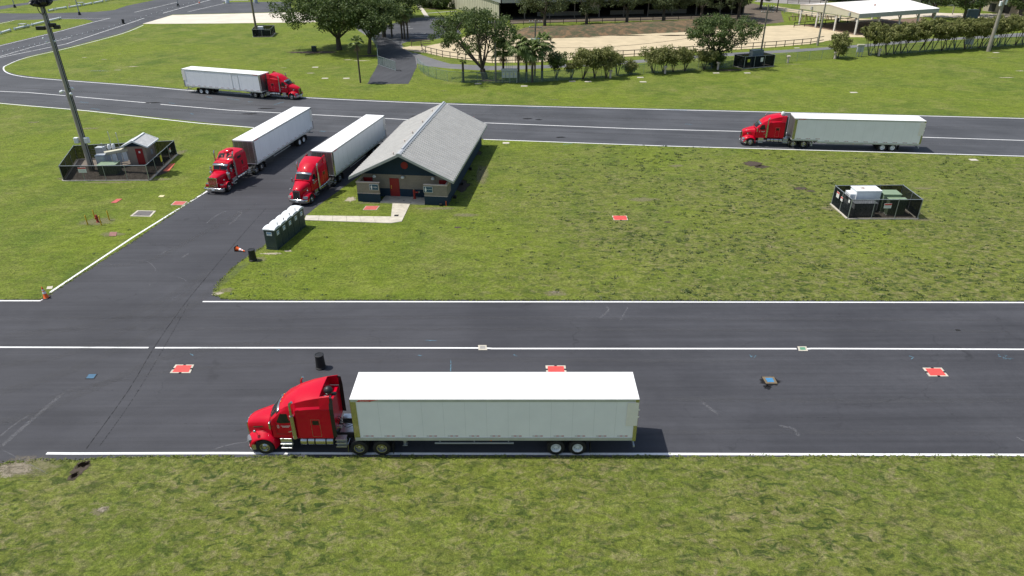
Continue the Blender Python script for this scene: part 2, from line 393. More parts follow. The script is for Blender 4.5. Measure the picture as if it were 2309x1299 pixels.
def strip(name, pts, width, z, mat, fade=None, kind='structure', ends=0.0):
    P = [Vector(p) for p in pts]; vs, fs, fd = [], [], []; N_ = len(P)
    for i, p in enumerate(P):
        d = (P[min(i+1, N_-1)]-P[max(i-1, 0)]).normalized(); nn = Vector((-d.y, d.x))
        wd = width if not isinstance(width, (list, tuple)) else width[i]
        rows = (-1, 1) if fade is None else (-1, -.4, .4, 1)
        for q in rows:
            a = p+nn*q*wd/2; vs.append((a.x, a.y, z))
            if fade is not None: fd.append((fade if abs(q) < .5 else -.4)-(ends if i in (0, N_-1) else 0))
    k = 2 if fade is None else 4
    for i in range(N_-1):
        for j in range(k-1): fs.append((i*k+j, (i+1)*k+j, (i+1)*k+j+1, i*k+j+1))
    mb = MB(); mb.add(vs, [tuple(reversed(f)) for f in fs]); o = build(mb, name, mat)
    if fade is not None: setfade(o, fd)
    return tag(o, kind=kind) if kind else o

sheet('ground', [(-900, -300), (900, -300), (900, 1500), (-900, 1500)], 0, GRASS)
Z1, Z2, Z3, Z4, Z5 = .006, .012, .018, .024, .030
# main near road with the side road joining it
nearR = PX((2309, 1031), (1700, 1030), (1200, 1031), (700, 1031), (420, 1030), (230, 1032), (190, 1038), (90, 1038), (0, 1045))
main = [(240, 27.6)] + nearR + [(-70, 29.8), (-240, 31)] + [(-240, 51)] + PX((0, 675), (93, 675), (300, 544), (465, 430)) + \
    PX((600, 338), (640, 312), (640, 298), (573, 288)) + PX((640, 240), (960, 240), (1000, 309), (930, 318), (880, 350), (793, 409), (745, 444), (716, 465), (690, 486), (640, 522), (600, 551), (570, 572), (540, 592), (512, 617), (492, 640), (480, 660), (500, 674), (560, 676)) + PX((1400, 676.5), (2309, 678)) + [(240, 47.2)]
sheet('road', main, Z1, ASPH, rag=.035, step=.35)
# far road
far_top = PX((2309, 266), (1800, 253), (1200, 238), (940, 230), (700, 219), (440, 203), (300, 191), (100, 176), (35, 168), (12, 160), (6, 153), (16, 145), (60, 128), (160, 105), (274, 75), (322, 55))
far_bot = PX((-40, 229), (0, 231.5), (60, 237), (200, 249), (460, 276), (573, 287), (800, 301), (930, 307), (1090, 314), (1500, 329), (2309, 354))
sheet('far_road', [(240, 76)] + [(240, 92)] + far_top + PX((389, 33), (657, 27), (657, 4), (523, 5), (500, 8), (560, -12), (560, -30)) + [(-60, 340), (-330, 340), (-330, 100), (-140, 124)] + far_bot, Z2, ASPF, rag=.04, step=.8)
# grass islands between the far left roads
isl = [PX((-60, 118), (0, 102), (140, 68), (211, 49), (205, 46), (190, 43.5), (150, 43), (100, 44), (33, 45.5), (0, 52), (-40, 58)),
       PX((-40, 27), (0, 30), (60, 30.5), (115, 30), (217, 27), (257, 23), (286, 13), (330, 4), (370, -4), (370, -14), (200, -12), (137, 0), (46, 13), (0, 22)),
       PX((-40, 18), (0, 14), (60, 6), (104, -1), (160, -8), (0, -8), (-40, -2))]
for p in isl: sheet('grass_island', p, Z3, GRASS, rag=.06, step=1.2)
sheet('sand_lot', PX((321, 54), (389, 34), (657, 28), (720, 27), (720, 50), (657, 51), (500, 53)), Z3+.004, simple('pale sand', (.60, .54, .45), .9, var=.1, scale=.25), rag=.05, step=1.5)
# path, parking lot, riding arena
path = PX((829, 189), (853, 145), (853, 107), (837, 87), (808, 69), (790, 50), (830, 50), (850, 68), (868, 80), (882, 89), (925, 92), (905, 99), (913, 111), (931, 120), (936, 119), (981, 134), (1015, 144), (1110, 149), (1232, 147), (1380, 140), (1455, 134), (1635, 120), (1796, 111), (1874, 106), (1983, 97), (2058, 89), (2171, 84), (2309, 74), (2500, 60), (2500, 66), (2309, 82), (2111, 92), (1983, 103), (1874, 111), (1796, 117), (1635, 127), (1462, 140), (1382, 147), (1232, 154), (1145, 158), (1076, 158.5), (1007, 154), (960, 149), (941, 143), (939, 151), (920, 189))
sheet('path', path, Z1, ASPP, rag=.05, step=.8)
sheet('gate_road', PX((828, 189.3), (852, 146), (851, 107), (836, 87), (850, 80), (884, 92), (912, 112), (936, 128), (940, 150), (921, 189.2)), Z2+.002, ASPD, rag=.05, step=.8)
sheet('parking_lot', PX((880, 88), (920, 94.5), (975, 90), (1040, 76), (1030, 60), (1020, 50), (997, 39.5), (935, 40), (905, 48), (860, 60), (858, 78)), Z3, ASPF, rag=.04, step=.8)
for q in (((905, 62), (925, 60)), ((910, 66), (932, 64.5)), ((922, 77), (960, 75.5)), ((926, 81), (967, 80)), ((935, 85), (965, 84)), ((958, 42), (990, 41)), ((964, 45), (1000, 44)), ((972, 49), (1012, 48)), ((978, 52), (1018, 51.5))):
    strip('road_marking', PX(*q), .16, Z4, PAINT)
SANDA = simple('arena sand', (.50, .41, .265), .95, var=.12, scale=.35, bmp=.4, bscale=2)
sheet('arena_sand', PX((905, 108), (925, 104), (960, 104), (1000, 96), (1060, 80), (1120, 62), (1143, 58), (1157, 69), (1164, 86), (1214, 87), (1280, 86), (1353, 82), (1425, 78), (1553, 72), (1640, 66), (1718, 60), (1780, 57), (1805, 56), (1840, 56), (1930, 66), (2000, 60), (2000, 84), (1905, 84), (1874, 91), (1827, 99), (1749, 106), (1671, 111), (1540, 119), (1455, 125.5), (1407, 128), (1353, 131), (1214, 140), (1110, 142), (998, 128), (961, 119.5), (936, 117), (915, 112)), Z2, SANDA, rag=.12, step=.8)
# sand and grey tracks beyond the canopy
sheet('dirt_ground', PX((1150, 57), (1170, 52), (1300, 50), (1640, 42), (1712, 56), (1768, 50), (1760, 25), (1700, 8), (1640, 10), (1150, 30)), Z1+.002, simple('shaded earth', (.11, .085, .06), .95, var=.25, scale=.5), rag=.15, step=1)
sheet('sand_track', PX((1740, 20), (1790, 29), (1860, 42), (1935, 50), (2010, 50), (2010, 44), (1940, 42), (1880, 34), (1800, 22), (1750, 14)), Z2, SANDA, rag=.08, step=1)
sheet('gravel_ground', PX((1700, 4), (1800, 10), (1860, 9), (1880, -6), (1720, -8)), Z1+.002, simple('gravel', (.25, .23, .21), .9, var=.2, scale=.5), rag=.15, step=1)
sheet('sand_yard', PX((1980, 46), (2080, 38), (2240, 42), (2330, 46), (2330, 30), (2240, 31), (2140, 30), (2060, 27), (1990, 33)), Z2, simple('pale yard sand', (.55, .48, .38), .9, var=.12, scale=.4), rag=.1, step=1)
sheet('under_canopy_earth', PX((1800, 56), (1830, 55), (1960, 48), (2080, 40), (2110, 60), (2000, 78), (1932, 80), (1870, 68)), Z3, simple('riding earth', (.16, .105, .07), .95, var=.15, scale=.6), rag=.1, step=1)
# bank between the arena and the barn
def bank():
    low = curve(PX((1165, 87), (1214, 87), (1280, 86), (1353, 82), (1425, 78), (1553, 72), (1640, 66), (1700, 60)), 6)
    n = len(low); rings = []
    for q, (dy, z) in enumerate(((0, .0), (1.2, .25), (3.0, .85), (5.2, 1.35), (7.5, 1.5), (11, 1.4), (14, .02))):
        row = []
        for i, (x, y) in enumerate(low):
            e = math.sin(math.pi*min(1, min(i, n-1-i)/6)/2)
            row.append((x, y+dy, z*e+.02*math.sin(x*1.3+q)*(q > 0)*e - (.02 if q in (0, 6) else 0)))
        rings.append(row)
    mb = MB(); mb.loft(rings, False, False, False); mb.f = [tuple(reversed(f)) for f in mb.f]
    m, nt, b, o = newmat('bank'); p = wpos(nt)
    c = ramp(nt, noise(nt, scaled(nt, p, (1, 1, 2)), .5, 6, .7, .6), [(.35, (.045, .06, .02)), (.5, (.10, .075, .04)), (.6, (.20, .12, .06)), (.7, (.06, .07, .025))])
    L(nt, c, b.inputs['Base Color']); setp(b, Roughness=.95); bump(nt, b, noise(nt, p, 3, 5, .7), .6, .2)
    tag(build(mb, 'bank', m, smooth=True), kind='structure')
bank()

# white lines
def line(pts, wd=.2, z=Z3, n=0): strip('road_marking', curve(PX(*pts), 4) if n else PX(*pts), wd, z, PAINT)
line(((105, 1022.5), (160, 1023), (500, 1022), (1000, 1023.5), (1520, 1024)), .19, Z2)
line(((1520, 1024), (2309, 1026), (2600, 1027)), .19, Z2)
line(((-300, 783), (0, 783.2), (335, 784.2)), .17, Z2); line(((350, 784.4), (800, 784.5), (1079, 785)), .17, Z2)
line(((1097, 785.2), (1110, 786.2), (1500, 786.4), (1796, 786.6)), .17, Z2); line(((1820, 786.8), (1830, 786.2), (2309, 788), (2700, 790)), .17, Z2)
line(((457, 680.3), (1400, 681), (2309, 682.5), (2700, 683)), .17, Z2); line(((-300, 678), (0, 678.4), (91, 678.4), (98, 674), (104, 667)), .17, Z2)
line(((113, 660), (118, 656), (300, 535), (465, 432.5), (560, 371), (610, 335)), .22, Z2)
line(((-40, 230), (0, 233), (60, 238.5), (200, 250.5), (420, 275), (480, 280.5), (573, 288)), .24, Z3, 1)
line(((1090, 314.5), (1500, 329.5), (2309, 352.5), (2600, 361)), .22, Z3)
line(((2600, 276), (2309, 267.5), (1800, 254.5), (1200, 240), (940, 232), (700, 221), (440, 205), (300, 193), (100, 178), (40, 171), (14, 163), (8, 153), (18, 146), (60, 130), (160, 107), (274, 76.5), (323, 57)), .24, Z3, 1)
line(((-30, 205), (60, 208.6), (148, 216)), .2); line(((170, 218), (341, 233)), .2); line(((362, 235.5), (520, 249), (920, 270), (1000, 273)), .2)
line(((1060, 276), (1430, 290.5), (1670, 296.5), (2309, 317), (2600, 326)), .2)
line(((0, 127.5), (77, 105), (160, 84)), .16); line(((0, 130), (150, 99), (290, 53), (325, 41)), .22)
line(((367, 30), (480, -2)), .25); line(((423, 27), (505, 8)), .2); line(((303, 28), (400, 5)), .2)
line(((-30, 111), (0, 103.5), (140, 69.5), (211, 50), (249, 41)), .22, Z4); line(((249, 41.5), (190, 41.5), (110, 42.5)), .14, Z4); line(((-20, 56), (0, 53.5), (33, 46)), .18, Z4)
line(((500, 1.5), (560, 1)), .5, Z4)
# tar seams where the side road was laid
strip('pavement_seam', curve(PX((600, 470), (555, 520), (470, 620), (413, 690), (350, 780), (290, 880), (195, 1012)), 3), .10, Z3, SEAM, .62)
strip('pavement_seam', curve(PX((428, 680), (372, 780), (300, 900), (225, 1006)), 3), .09, Z3, SEAM, .5)
for a in (((0, 880), (500, 880), (800, 872)), ((0, 953), (240, 953), (560, 958)), ((600, 862), (800, 862), (1500, 866)), ((1500, 941), (1900, 942)), ((520, 1016), (480, 990), (470, 960))):
    strip('pavement_seam', curve(PX(*a), 5), .05, Z3, SEAM, .32)
# scuffs, stains and survey chalk
for q, wd in ((((0, 1010), (40, 975), (75, 945), (145, 885)), .5), (((0, 985), (30, 960), (68, 935)), .25), (((120, 1075), (0, 1012)), .1), (((480, 1015), (520, 1003), (600, 990)), .2),
              (((1350, 720), (1372, 700), (1366, 690)), .25), (((1398, 726), (1410, 703), (1417, 692)), .18), (((465, 505), (480, 492), (500, 480), (515, 477)), .28), (((330, 620), (350, 612), (345, 600), (330, 590), (300, 588)), .12), (((410, 582), (428, 570)), .4),
              (((362, 574), (375, 566)), .35), (((515, 508), (530, 497), (545, 480), (533, 478)), .3), (((400, 640), (420, 636), (410, 628), (398, 625)), .1), (((2291, 985), (2309, 996)), .3), (((335, 648), (345, 632)), .1), (((1755, 960), (1790, 968), (1800, 985)), .35), (((1580, 905), (1620, 935)), .4)):
    strip('scuff_mark', curve(PX(*q), 4), wd, Z3+.002, SCUFF, .55, ends=.4)
for u, v, rx, ry in ((220, 160, 3, .8), (60, 115, 4, 1), (150, 90, 3, .8), (465, 12, 2, .6), (505, 22, 2, .5)):
    patch('scuff_mark', W(u, v), rx, ry, Z4+.001, SCUFF, seed=u, hard=.2)
for u, v, rx, ry in ((1735, 860, 1.0, .85), (1730, 874, .35, .4), (2160, 745, .3, .2), (1190, 268, 1.2, .5), (1215, 270, .8, .4), (600, 245, 2, .5), (565, 257, 1.8, .5), (940, 262, 1.4, .4), (345, 232, 2.3, .6), (1265, 310, 1, .4)):
    patch('oil_stain', W(u, v), rx, ry, Z3+.001, STAIN, seed=v)
for q in (((1693, 804), (1705, 802), (1697, 810), (1690, 800)), ((2050, 803), (2060, 806), (2054, 811)), ((2250, 803), (2262, 806), (2280, 811)), ((2250, 800), (2270, 802), (2262, 810), (2284, 808)), ((1016, 838), (1017, 822), (1016, 812)), ((960, 768), (985, 768.5)), ((1158, 800), (1166, 804)), ((940, 801), (952, 803)), ((620, 787), (632, 790)), ((428, 798), (436, 802)),
          ((512, 222), (540, 226)), ((618, 236), (640, 230)), ((380, 232), (395, 234)), ((205, 245), (225, 247)), ((180, 230), (200, 232)), ((430, 256), (436, 258)), ((465, 218), (478, 221)), ((560, 230), (570, 229)), ((1180, 243), (1240, 244)), ((1500, 247), (1550, 249)), ((1545, 280), (1560, 281)), ((1000, 247), (1010, 249)), ((1270, 326), (1290, 324)), ((720, 296), (735, 297))):
    strip('survey_mark', PX(*q), .12 if q[0][1] > 500 else .35, Z3+.003, CHALK, .5)
# worn and bare places in the grass
for u, v, rx, ry, mt in ((1698, 370, 1.7, 1.5, DIRT), (1718, 376, 1.5, .8, DIRT), (1806, 425, 1.3, .7, DIRT), (1828, 431, .8, .45, DIRT), (1505, 501, .7, .25, DIRT), (1032, 513, .5, .3, DIRT), (180, 1058, .6, 1.0, DIRT), (165, 1075, .4, .5, DIRT), (190, 1045, .5, .5, DIRT),
        (232, 1149, .4, .3, SANDD), (225, 1153, .6, .45, SOILD), (1252, 659, .5, .3, SANDD), (1250, 661, 1.4, .7, SOILD), (490, 662, .6, .5, SANDD), (510, 655, .9, .6, SOILD), (30, 1058, 1.5, .9, SANDD), (60, 1052, 2.6, 1.2, SOILD), (1850, 310, .1, .1, SOILD),
        (650, 566, .5, .3, SANDD), (612, 572, 1.3, .3, SANDD), (585, 585, 1.0, .8, SOILD), (218, 500, 2.4, 1.6, SOILD), (253, 528, 1.5, .8, SOILD), (835, 458, 2.0, .35, SOILD), (790, 450, .8, 1.0, SANDD), (985, 470, 3.2, .5, SOILD), (1085, 395, 1.1, 5.0, SOILD), (1040, 420, 1.4, 3.0, DIRT), (1075, 345, 1.0, 1.6, DIRT),
        (1050, 485, 2.0, .6, SOILD), (1525, 374, 1.3, .7, SOILD), (1450, 450, 2.2, .9, SOILD), (1870, 470, 1.4, .8, SOILD), (2080, 495, 1.6, .6, SOILD), (2080, 425, 1.6, .5, SOILD), 
        (705, 250/2, .1, .1, SOILD), (700, 165, 1.2, .4, SANDD), (815, 137, 2.6, .5, SANDD), (785, 135, 1.4, .4, SANDD), (710, 152, .8, .2, SANDD), (640, 153, .8, .2, SANDD), (1000, 205, 1.2, .3, SOILD), (1250, 225, 1.5, .3, SOILD), (1330, 163, 2.6, .5, SOILD), (1650, 158, 5, 1.2, DIRT), (1790, 145, 3, .6, SOILD), (1160, 184, 4.5, .7, SOILD), (2240, 130, 2.5, .5, SOILD), (2270, 175, 2.0, .4, SANDD), (2300, 160, 1.5, .4, SANDD),
        (250, 268, 1.2, .5, SOILD), (75, 276, 1.5, .5, SOILD), (200, 290, 2.0, .6, SOILD), (300, 150, 1.8, .4, SANDD), (235, 134, .9, .3, SANDD), (270, 122, .7, .2, SANDD), (190, 130, .9, .3, SANDD), (265, 158, 1.1, .3, SANDD), (150, 402, 1.5, 1.2, SOILD), (355, 405, 2.2, .7, SOILD), (372, 382, 1.2, 3.2, DIRT), (240, 412, 5, .4, SOILD), (405, 345, 1.0, 1.6, SOILD),
        (700, 118, 8, 2.0, DIRT), (850, 126, 6, 1.6, DIRT), (1100, 182, 5, 1.2, DIRT), (1520, 80, 6, 1.2, DIRT), (1320, 84, 6, 1.0, SANDD), (1420, 80, 6, 1.0, DIRT)):
    if rx > .15: patch('bare_patch', W(u, v), rx, ry, Z2, mt, seed=u)

# dusty tyre arcs where trucks turn between the roads
for q, wd in ((((-60, 900), (120, 850), (300, 770), (430, 690), (560, 590)), 1.6), (((-60, 830), (150, 800), (330, 720), (450, 640)), 1.2), (((-60, 960), (60, 940), (200, 880), (400, 800), (640, 770), (900, 765)), 1.3), (((0, 760), (200, 735), (340, 690), (480, 610)), 1.5),
              (((100, 900), (300, 850), (620, 820), (1000, 812), (1700, 815)), .8), (((0, 720), (500, 715), (1200, 718), (2309, 722)), .7), (((0, 745), (700, 742), (1500, 744), (2309, 748)), .7), (((640, 985), (1500, 975), (2309, 978)), .7), (((1500, 900), (1900, 905), (2309, 903)), .8), (((200, 600), (330, 590), (450, 530), (580, 460)), 1.2),
              (((0, 195), (300, 215), (700, 245), (1200, 262), (2309, 290)), .9), (((0, 222), (300, 243), (700, 268), (1200, 295), (2309, 330)), .9)):
    strip('tyre_track', curve(PX(*q), 6), wd, Z4+.002, DUST, .5, ends=.3)
# ---------------------------------------------------------------- trucks
MESHCACHE = {}
def cached(key, fn, name, mat, parent, loc, rot=(0,0,0), **k):
    if key not in MESHCACHE:
        o = build(fn(), name, mat, parent, **k); MESHCACHE[key] = o.data
    else:
        o = link(bpy.data.objects.new(name, MESHCACHE[key]), parent)
    o.location = loc; o.rotation_euler = rot; return o
def tyre_mb(wd):
    r, h = .52, wd/2
    mb = MB(); mb.lathe([(.29, -h*.8), (.33, -h), (.46, -h*1.0), (.505, -h*.86), (r, -h*.7), (r, -h*.28), (r-.014, -h*.25), (r-.014, -h*.2), (r, -h*.17), (r, h*.17), (r-.014, h*.2), (r-.014, h*.25), (r, h*.28), (r, h*.7), (.505, h*.86), (.46, h), (.33, h), (.29, h*.8)], ax='y', n=36, cap=False)
    return mb
def rim_mb(steer):
    mb = MB()
    if steer: prof = [(.30, .02), (.30, .12), (.27, .115), (.25, .06), (.235, .035), (.20, .055), (.15, .10), (.13, .11), (.11, .17), (.06, .19), (.001, .19)]
    else: prof = [(.30, .02), (.30, .12), (.275, .115), (.26, -.02), (.24, -.06), (.20, -.07), (.17, -.07), (.14, -.03), (.11, .05), (.06, .075), (.001, .078)]
    mb.lathe(prof, ax='y', n=32, cap=False); mb.k = 1
    for i in range(10):
        t = 2*math.pi*i/10; rr, y = .213, (.052 if steer else -.066)
        c = (rr*math.cos(t), y+.004, rr*math.sin(t)); q = .024
        mb.lathe([(q, -.006), (q, .0), (.001, .001)], (c[0], c[1]+.002, c[2]), 'y', 8, cap=False)
    mb.k = 0
    for i in range(10):
        t = 2*math.pi*(i+.5)/10; mb.lathe([(.016, 0), (.014, .035), (.001, .036)], (.165*math.cos(t), .085 if steer else -.06, .165*math.sin(t)), 'y', 6, cap=False)
    return mb
def wheel(parent, x, side, steer=False, rimmat=None):
    """steer wheel, or a pair of tyres side by side"""
    y = side*(1.03 if steer else 1.12)
    o = cached('tyre', lambda: tyre_mb(.29), 'wheel', RUBBER, parent, (x, y, .52), smooth=True, ang=30)
    rm = rimmat or STEEL
    cached(('rim', steer, rm.name), lambda: rim_mb(steer), 'rim', [rm, BLACK], o, (0, side*.02, 0), (0, 0, 0 if side > 0 else math.pi), smooth=True, ang=40)
    if not steer: cached('tyre', None, 'inner_tyre', RUBBER, o, (0, -side*.33, 0))
    return o
def ring(x, c, pts, zb=None):
    L_ = [(x-c*y*y, y, z) for y, z in pts]; R2 = [(a, -b, z) for a, b, z in reversed(L_[:-1])]
    return L_+R2
def split_ring(r):
    n = len(r); h = (n+1)//2; a = r[:h]; p = a[3]; q = a[4]
    if p[2] > 3.25 and q[2] > 3.5 or (p[2] > 3.1 and q[2] > 3.55): nw = (p[0], p[1]+(q[1]-p[1])*.62, p[2]+.12)
    else: nw = tuple(x+(y-x)*.5 for x, y in zip(p, q))
    a = a[:4]+[nw]+a[4:]; return a+[(x, -y, z) for x, y, z in reversed(a[:-1])]
def lerp(a, b, t): return tuple(p+(q-p)*t for p, q in zip(a, b))
def dense(rings, k):
    out = []
    for i in range(len(rings)-1):
        for j in range(k): out.append([lerp(a, b, j/k) for a, b in zip(rings[i], rings[i+1])])
    out.append(rings[-1]); return out
def fender_mb(side, y0, y1, r_in, ratop, a0=-8, a1=196, front=1.0):
    rings = []
    for k in range(19):
        a = R_(a0+(a1-a0)*k/18); c, s_ = math.cos(a), math.sin(a)
        g = max(0, s_)
        prof = [(y0, ratop), (y0+(y1-y0)*.45, r_in+(ratop-r_in)*.62), (y0+(y1-y0)*.8, r_in+(ratop-r_in)*.3), (y1, r_in+.06), (y1+.015, r_in-.0), (y1-.05, r_in-.02), (y0, r_in)]
        rg = []
        for y, r in prof:
            rr = r_in+(r-r_in)*(.45+.55*g) if r > r_in else r
            i_ = len(rg); fx = (1.0+(front-1)*(1 if i_ < 3 else .85)) if (c > 0 and i_ < 4) else 1.0
            rg.append((rr*c*fx*1.04, side*y, .52+rr*s_*1.0))
        rings.append(rg if side > 0 else rg[::-1])
    mb = MB(); mb.loft(rings); return mb
def tank_mb(x0, x1, side, r=.31, z=.86, y=.86):
    mb = MB(); mb.lathe([(.001, x0-.02), (r-.06, x0-.015), (r-.01, x0+.015), (r, x0+.06), (r, x1-.06), (r-.01, x1-.015), (r-.06, x1+.015), (.001, x1+.02)], (0, side*y, z), 'x', 24, cap=False)
    mb.k = 1
    for xx in ([x0+(x1-x0)*.28, x0+(x1-x0)*.72] if x1-x0 > .8 else []):
        mb.lathe([(r+.004, xx-.04), (r+.012, xx-.035), (r+.012, xx+.035), (r+.004, xx+.04)], (0, side*y, z), 'x', 24, cap=False)
    mb.k = 0; return mb
def tractor(style, label, loc, heading):
    KW = style == 'long'
    t = thing('semi_tractor', label, 'semi truck', (*loc, 0), heading, 'red semi tractors')
    WB = 5.95 if KW else 5.55; SE = -4.45 if KW else -4.15       # sleeper end
    # chassis
    mb = MB()
    for s in (-1, 1): mb.box(-WB-2.15, .9, s*.43-.045, s*.43+.045, .72, 1.0)
    for x in (-.9, -2.4, -4.2, -WB+.6, -WB-.66, -WB-2.1): mb.box(x-.06, x+.06, -.42, .42, .76, .96)
    for x in (0, -WB, -WB-1.32):
        mb.tube([(x, -.95, .52), (x, .95, .52)], .075, 10)
        if x: mb.ball((x, 0, .54), .24, 12)
    mb.tube([(-.8, 0, .7), (-WB, 0, .62)], .06, 8)
    mb.box(-1.6, .75, -.36, .36, .55, 1.3)                     # engine mass under the hood
    build(mb, 'chassis', DARK, t, bevel=.01)
    # body
    if not KW:
        lo = lambda w1, w2, zb: [(w1, zb), (w2, 1.8)]
        S = [ring(-.38, .2, [(.98, 1.12), (1.0, 1.75), (.995, 2.1), (.955, 2.28), (.80, 2.36), (.42, 2.41), (0, 2.42)]),
             ring(-1.05, .15, [(1.04, 1.12), (1.06, 1.75), (1.05, 2.3), (.975, 2.93), (.85, 3.07), (.43, 3.14), (0, 3.16)]),
             ring(-1.17, .18, [(1.05, 1.12), (1.07, 1.75), (1.06, 2.33), (.985, 2.97), (.86, 3.12), (.45, 3.26), (0, 3.31)]),
             ring(-1.45, .14, [(1.07, 1.12), (1.08, 1.75), (1.07, 2.4), (1.0, 3.02), (.88, 3.28), (.52, 3.50), (0, 3.56)]),
             ring(-1.93, .08, [(1.09, 1.12), (1.10, 1.75), (1.09, 2.5), (1.03, 3.1), (.93, 3.52), (.6, 3.72), (0, 3.79)]),
             ring(-2.06, .06, [(1.19, 1.26), (1.20, 1.75), (1.19, 2.6), (1.15, 3.18), (.98, 3.60), (.64, 3.78), (0, 3.85)]),
             ring(-2.18, .04, [(1.22, 1.26), (1.22, 1.75), (1.22, 2.6), (1.18, 3.22), (.99, 3.64), (.66, 3.82), (0, 3.89)]),
             ring(-2.8, .0, [(1.22, 1.26), (1.22, 1.75), (1.22, 2.7), (1.19, 3.30), (1.03, 3.84), (.71, 3.97), (0, 4.02)]),
             ring(-3.35, .0, [(1.22, 1.26), (1.22, 1.75), (1.22, 2.72), (1.19, 3.34), (1.05, 3.97), (.74, 4.06), (0, 4.09)]),
             ring(-3.62, .0, [(1.22, 1.26), (1.22, 1.75), (1.22, 2.75), (1.19, 3.36), (1.06, 4.02), (.78, 4.08), (0, 4.11)]),
             ring(-3.64, .0, [(1.22, 1.26), (1.22, 1.75), (1.22, 2.74), (1.18, 3.30), (1.10, 3.32), (.80, 3.33), (0, 3.34)]),
             ring(SE, .0, [(1.22, 1.26), (1.22, 1.75), (1.22, 2.74), (1.18, 3.29), (1.10, 3.31), (.80, 3.32), (0, 3.33)])]
    else:
        S = [ring(-.62, .06, [(.97, 1.15), (.98, 1.7), (.98, 2.0), (.955, 2.13), (.85, 2.18), (.4, 2.2), (0, 2.2)]),
             ring(-.92, .06, [(1.0, 1.15), (1.01, 1.7), (1.0, 2.2), (.965, 2.78), (.88, 2.87), (.4, 2.93), (0, 2.94)]),
             ring(-1.02, .05, [(1.01, 1.15), (1.02, 1.7), (1.01, 2.2), (.97, 2.84), (.9, 2.96), (.4, 3.02), (0, 3.03)]),
             ring(-1.8, .0, [(1.03, 1.15), (1.04, 1.7), (1.03, 2.2), (.98, 2.9), (.92, 3.04), (.4, 3.08), (0, 3.09)]),
             ring(-1.92, .0, [(1.20, 1.2), (1.20, 1.7), (1.20, 2.3), (1.17, 2.95), (1.0, 3.1), (.4, 3.15), (0, 3.16)]),
             ring(-2.5, .0, [(1.22, 1.2), (1.22, 1.7), (1.22, 2.4), (1.20, 3.2), (1.02, 3.6), (.5, 3.72), (0, 3.74)]),
             ring(-2.75, .0, [(1.22, 1.2), (1.22, 1.7), (1.22, 2.4), (1.20, 3.3), (1.05, 3.68), (.5, 3.78), (0, 3.8)]),
             ring(-4.3, .0, [(1.22, 1.2), (1.22, 1.7), (1.22, 2.4), (1.20, 3.3), (1.06, 3.66), (.5, 3.74), (0, 3.76)]),
             ring(SE, .0, [(1.20, 1.2), (1.20, 1.7), (1.20, 2.4), (1.16, 3.25), (1.0, 3.56), (.5, 3.64), (0, 3.66)])]
    S = [split_ring(r) for r in S]
    mb = MB(); mb.loft(S); build(mb, 'cab_body', RED, t, smooth=True, ang=24, bevel=.018)
    # windshield, a hair proud of the body
    A, B = S[0], S[1]; g = MB(); rows = []
    for tt in (.10, .5, .93):
        row = []
        for i in range(5, 10):
            p = lerp(A[i], B[i], tt); k = .97 if i in (5, 9) else 1
            row.append((p[0]+.016, p[1]*k, p[2]+.012))
        rows.append(row)
    g.loft(rows, False, False, False); ws = build(g, 'windshield', GLASS, t, smooth=True)
    if KW:
        g = MB(); g.bar((rows[0][2][0]+.01, 0, rows[0][2][2]), (rows[2][2][0]+.01, 0, rows[2][2][2]), .05, .02); build(g, 'centre_post', RED, ws)
    else:
        g = MB()
        for s in (-1, 1): g.bar((rows[0][2][0]+.03, s*.05, rows[0][2][2]+.0), (rows[1][2][0]-.06, s*.62, rows[1][2][2]+.03), .025, .02)
        build(g, 'wiper', BLACK, ws)
    # sun visor
    g = MB(); v0, v1 = [], []
    for i in range(4, 11):
        p = lerp(A[i], B[i], .98)
        v0.append((p[0]+.0, p[1]*1.01, p[2]+.03)); v1.append((p[0]+.26, p[1]*1.01, p[2]-.17 if 5 <= i <= 9 else p[2]-.1))
    g.loft([v0, v1], False, False, False); vz = build(g, 'sun_visor', STEEL, t, smooth=True)
    b = vz.modifiers.new('solid', 'SOLIDIFY'); b.thickness = .02
    # marker lights on the roof edge
    for yy in ((-.5, -.25, 0, .25, .5) if KW else (-.34, 0, .34)):
        g = MB(); g.ball((0, 0, 0), .045, 8); build(g, 'marker_light', AMBER, t, loc=(S[2][7][0]+.02 if not KW else -1.06, yy, (3.27-abs(yy)*.06) if not KW else 3.05))
    # side windows
    for s in (-1, 1):
        g = MB()
        if not KW: pts = [(-.98, 2.30), (-.96, 2.36), (-1.20, 2.86), (-1.74, 2.88), (-1.80, 2.83), (-1.80, 2.30), (-1.2, 2.24)]
        else: pts = [(-.95, 2.12), (-1.08, 2.72), (-1.68, 2.75), (-1.70, 2.12)]
        def yw(x, z):
            return (1.075-(max(0, z-2.3))*.125) if not KW else (1.025-max(0, z-2.2)*.07)
        for off, sc_, mt, nm in ((.004, 1.0, GLASS, 'side_window'),):
            ring_ = [(x, s*(yw(x, z)+off), z) for x, z in pts]
            g.face(ring_ if s < 0 else ring_[::-1])
        o = build(g, 'side_window', GLASS, t); b = o.modifiers.new('solid', 'SOLIDIFY'); b.thickness = .02; b.offset = 0
        # door outline and handle
        g = MB()
        for x in ((-.86, -1.88) if not KW else (-.82, -1.76)): g.bar((x, s*(1.072 if not KW else 1.025), 1.45), (x, s*(1.07 if not KW else 1.02), 2.3), .012, .012)
        g.bar((-.86, s*1.065, 1.45), (-1.88, s*1.09, 1.45), .012, .012)
        dr = build(g, 'door_seam', BLACK, t)
        g = MB(); g.box(-1.78, -1.55, s*1.09-.015, s*1.09+.015, 1.62, 1.68); build(g, 'door_handle', STEEL, t, bevel=.008)
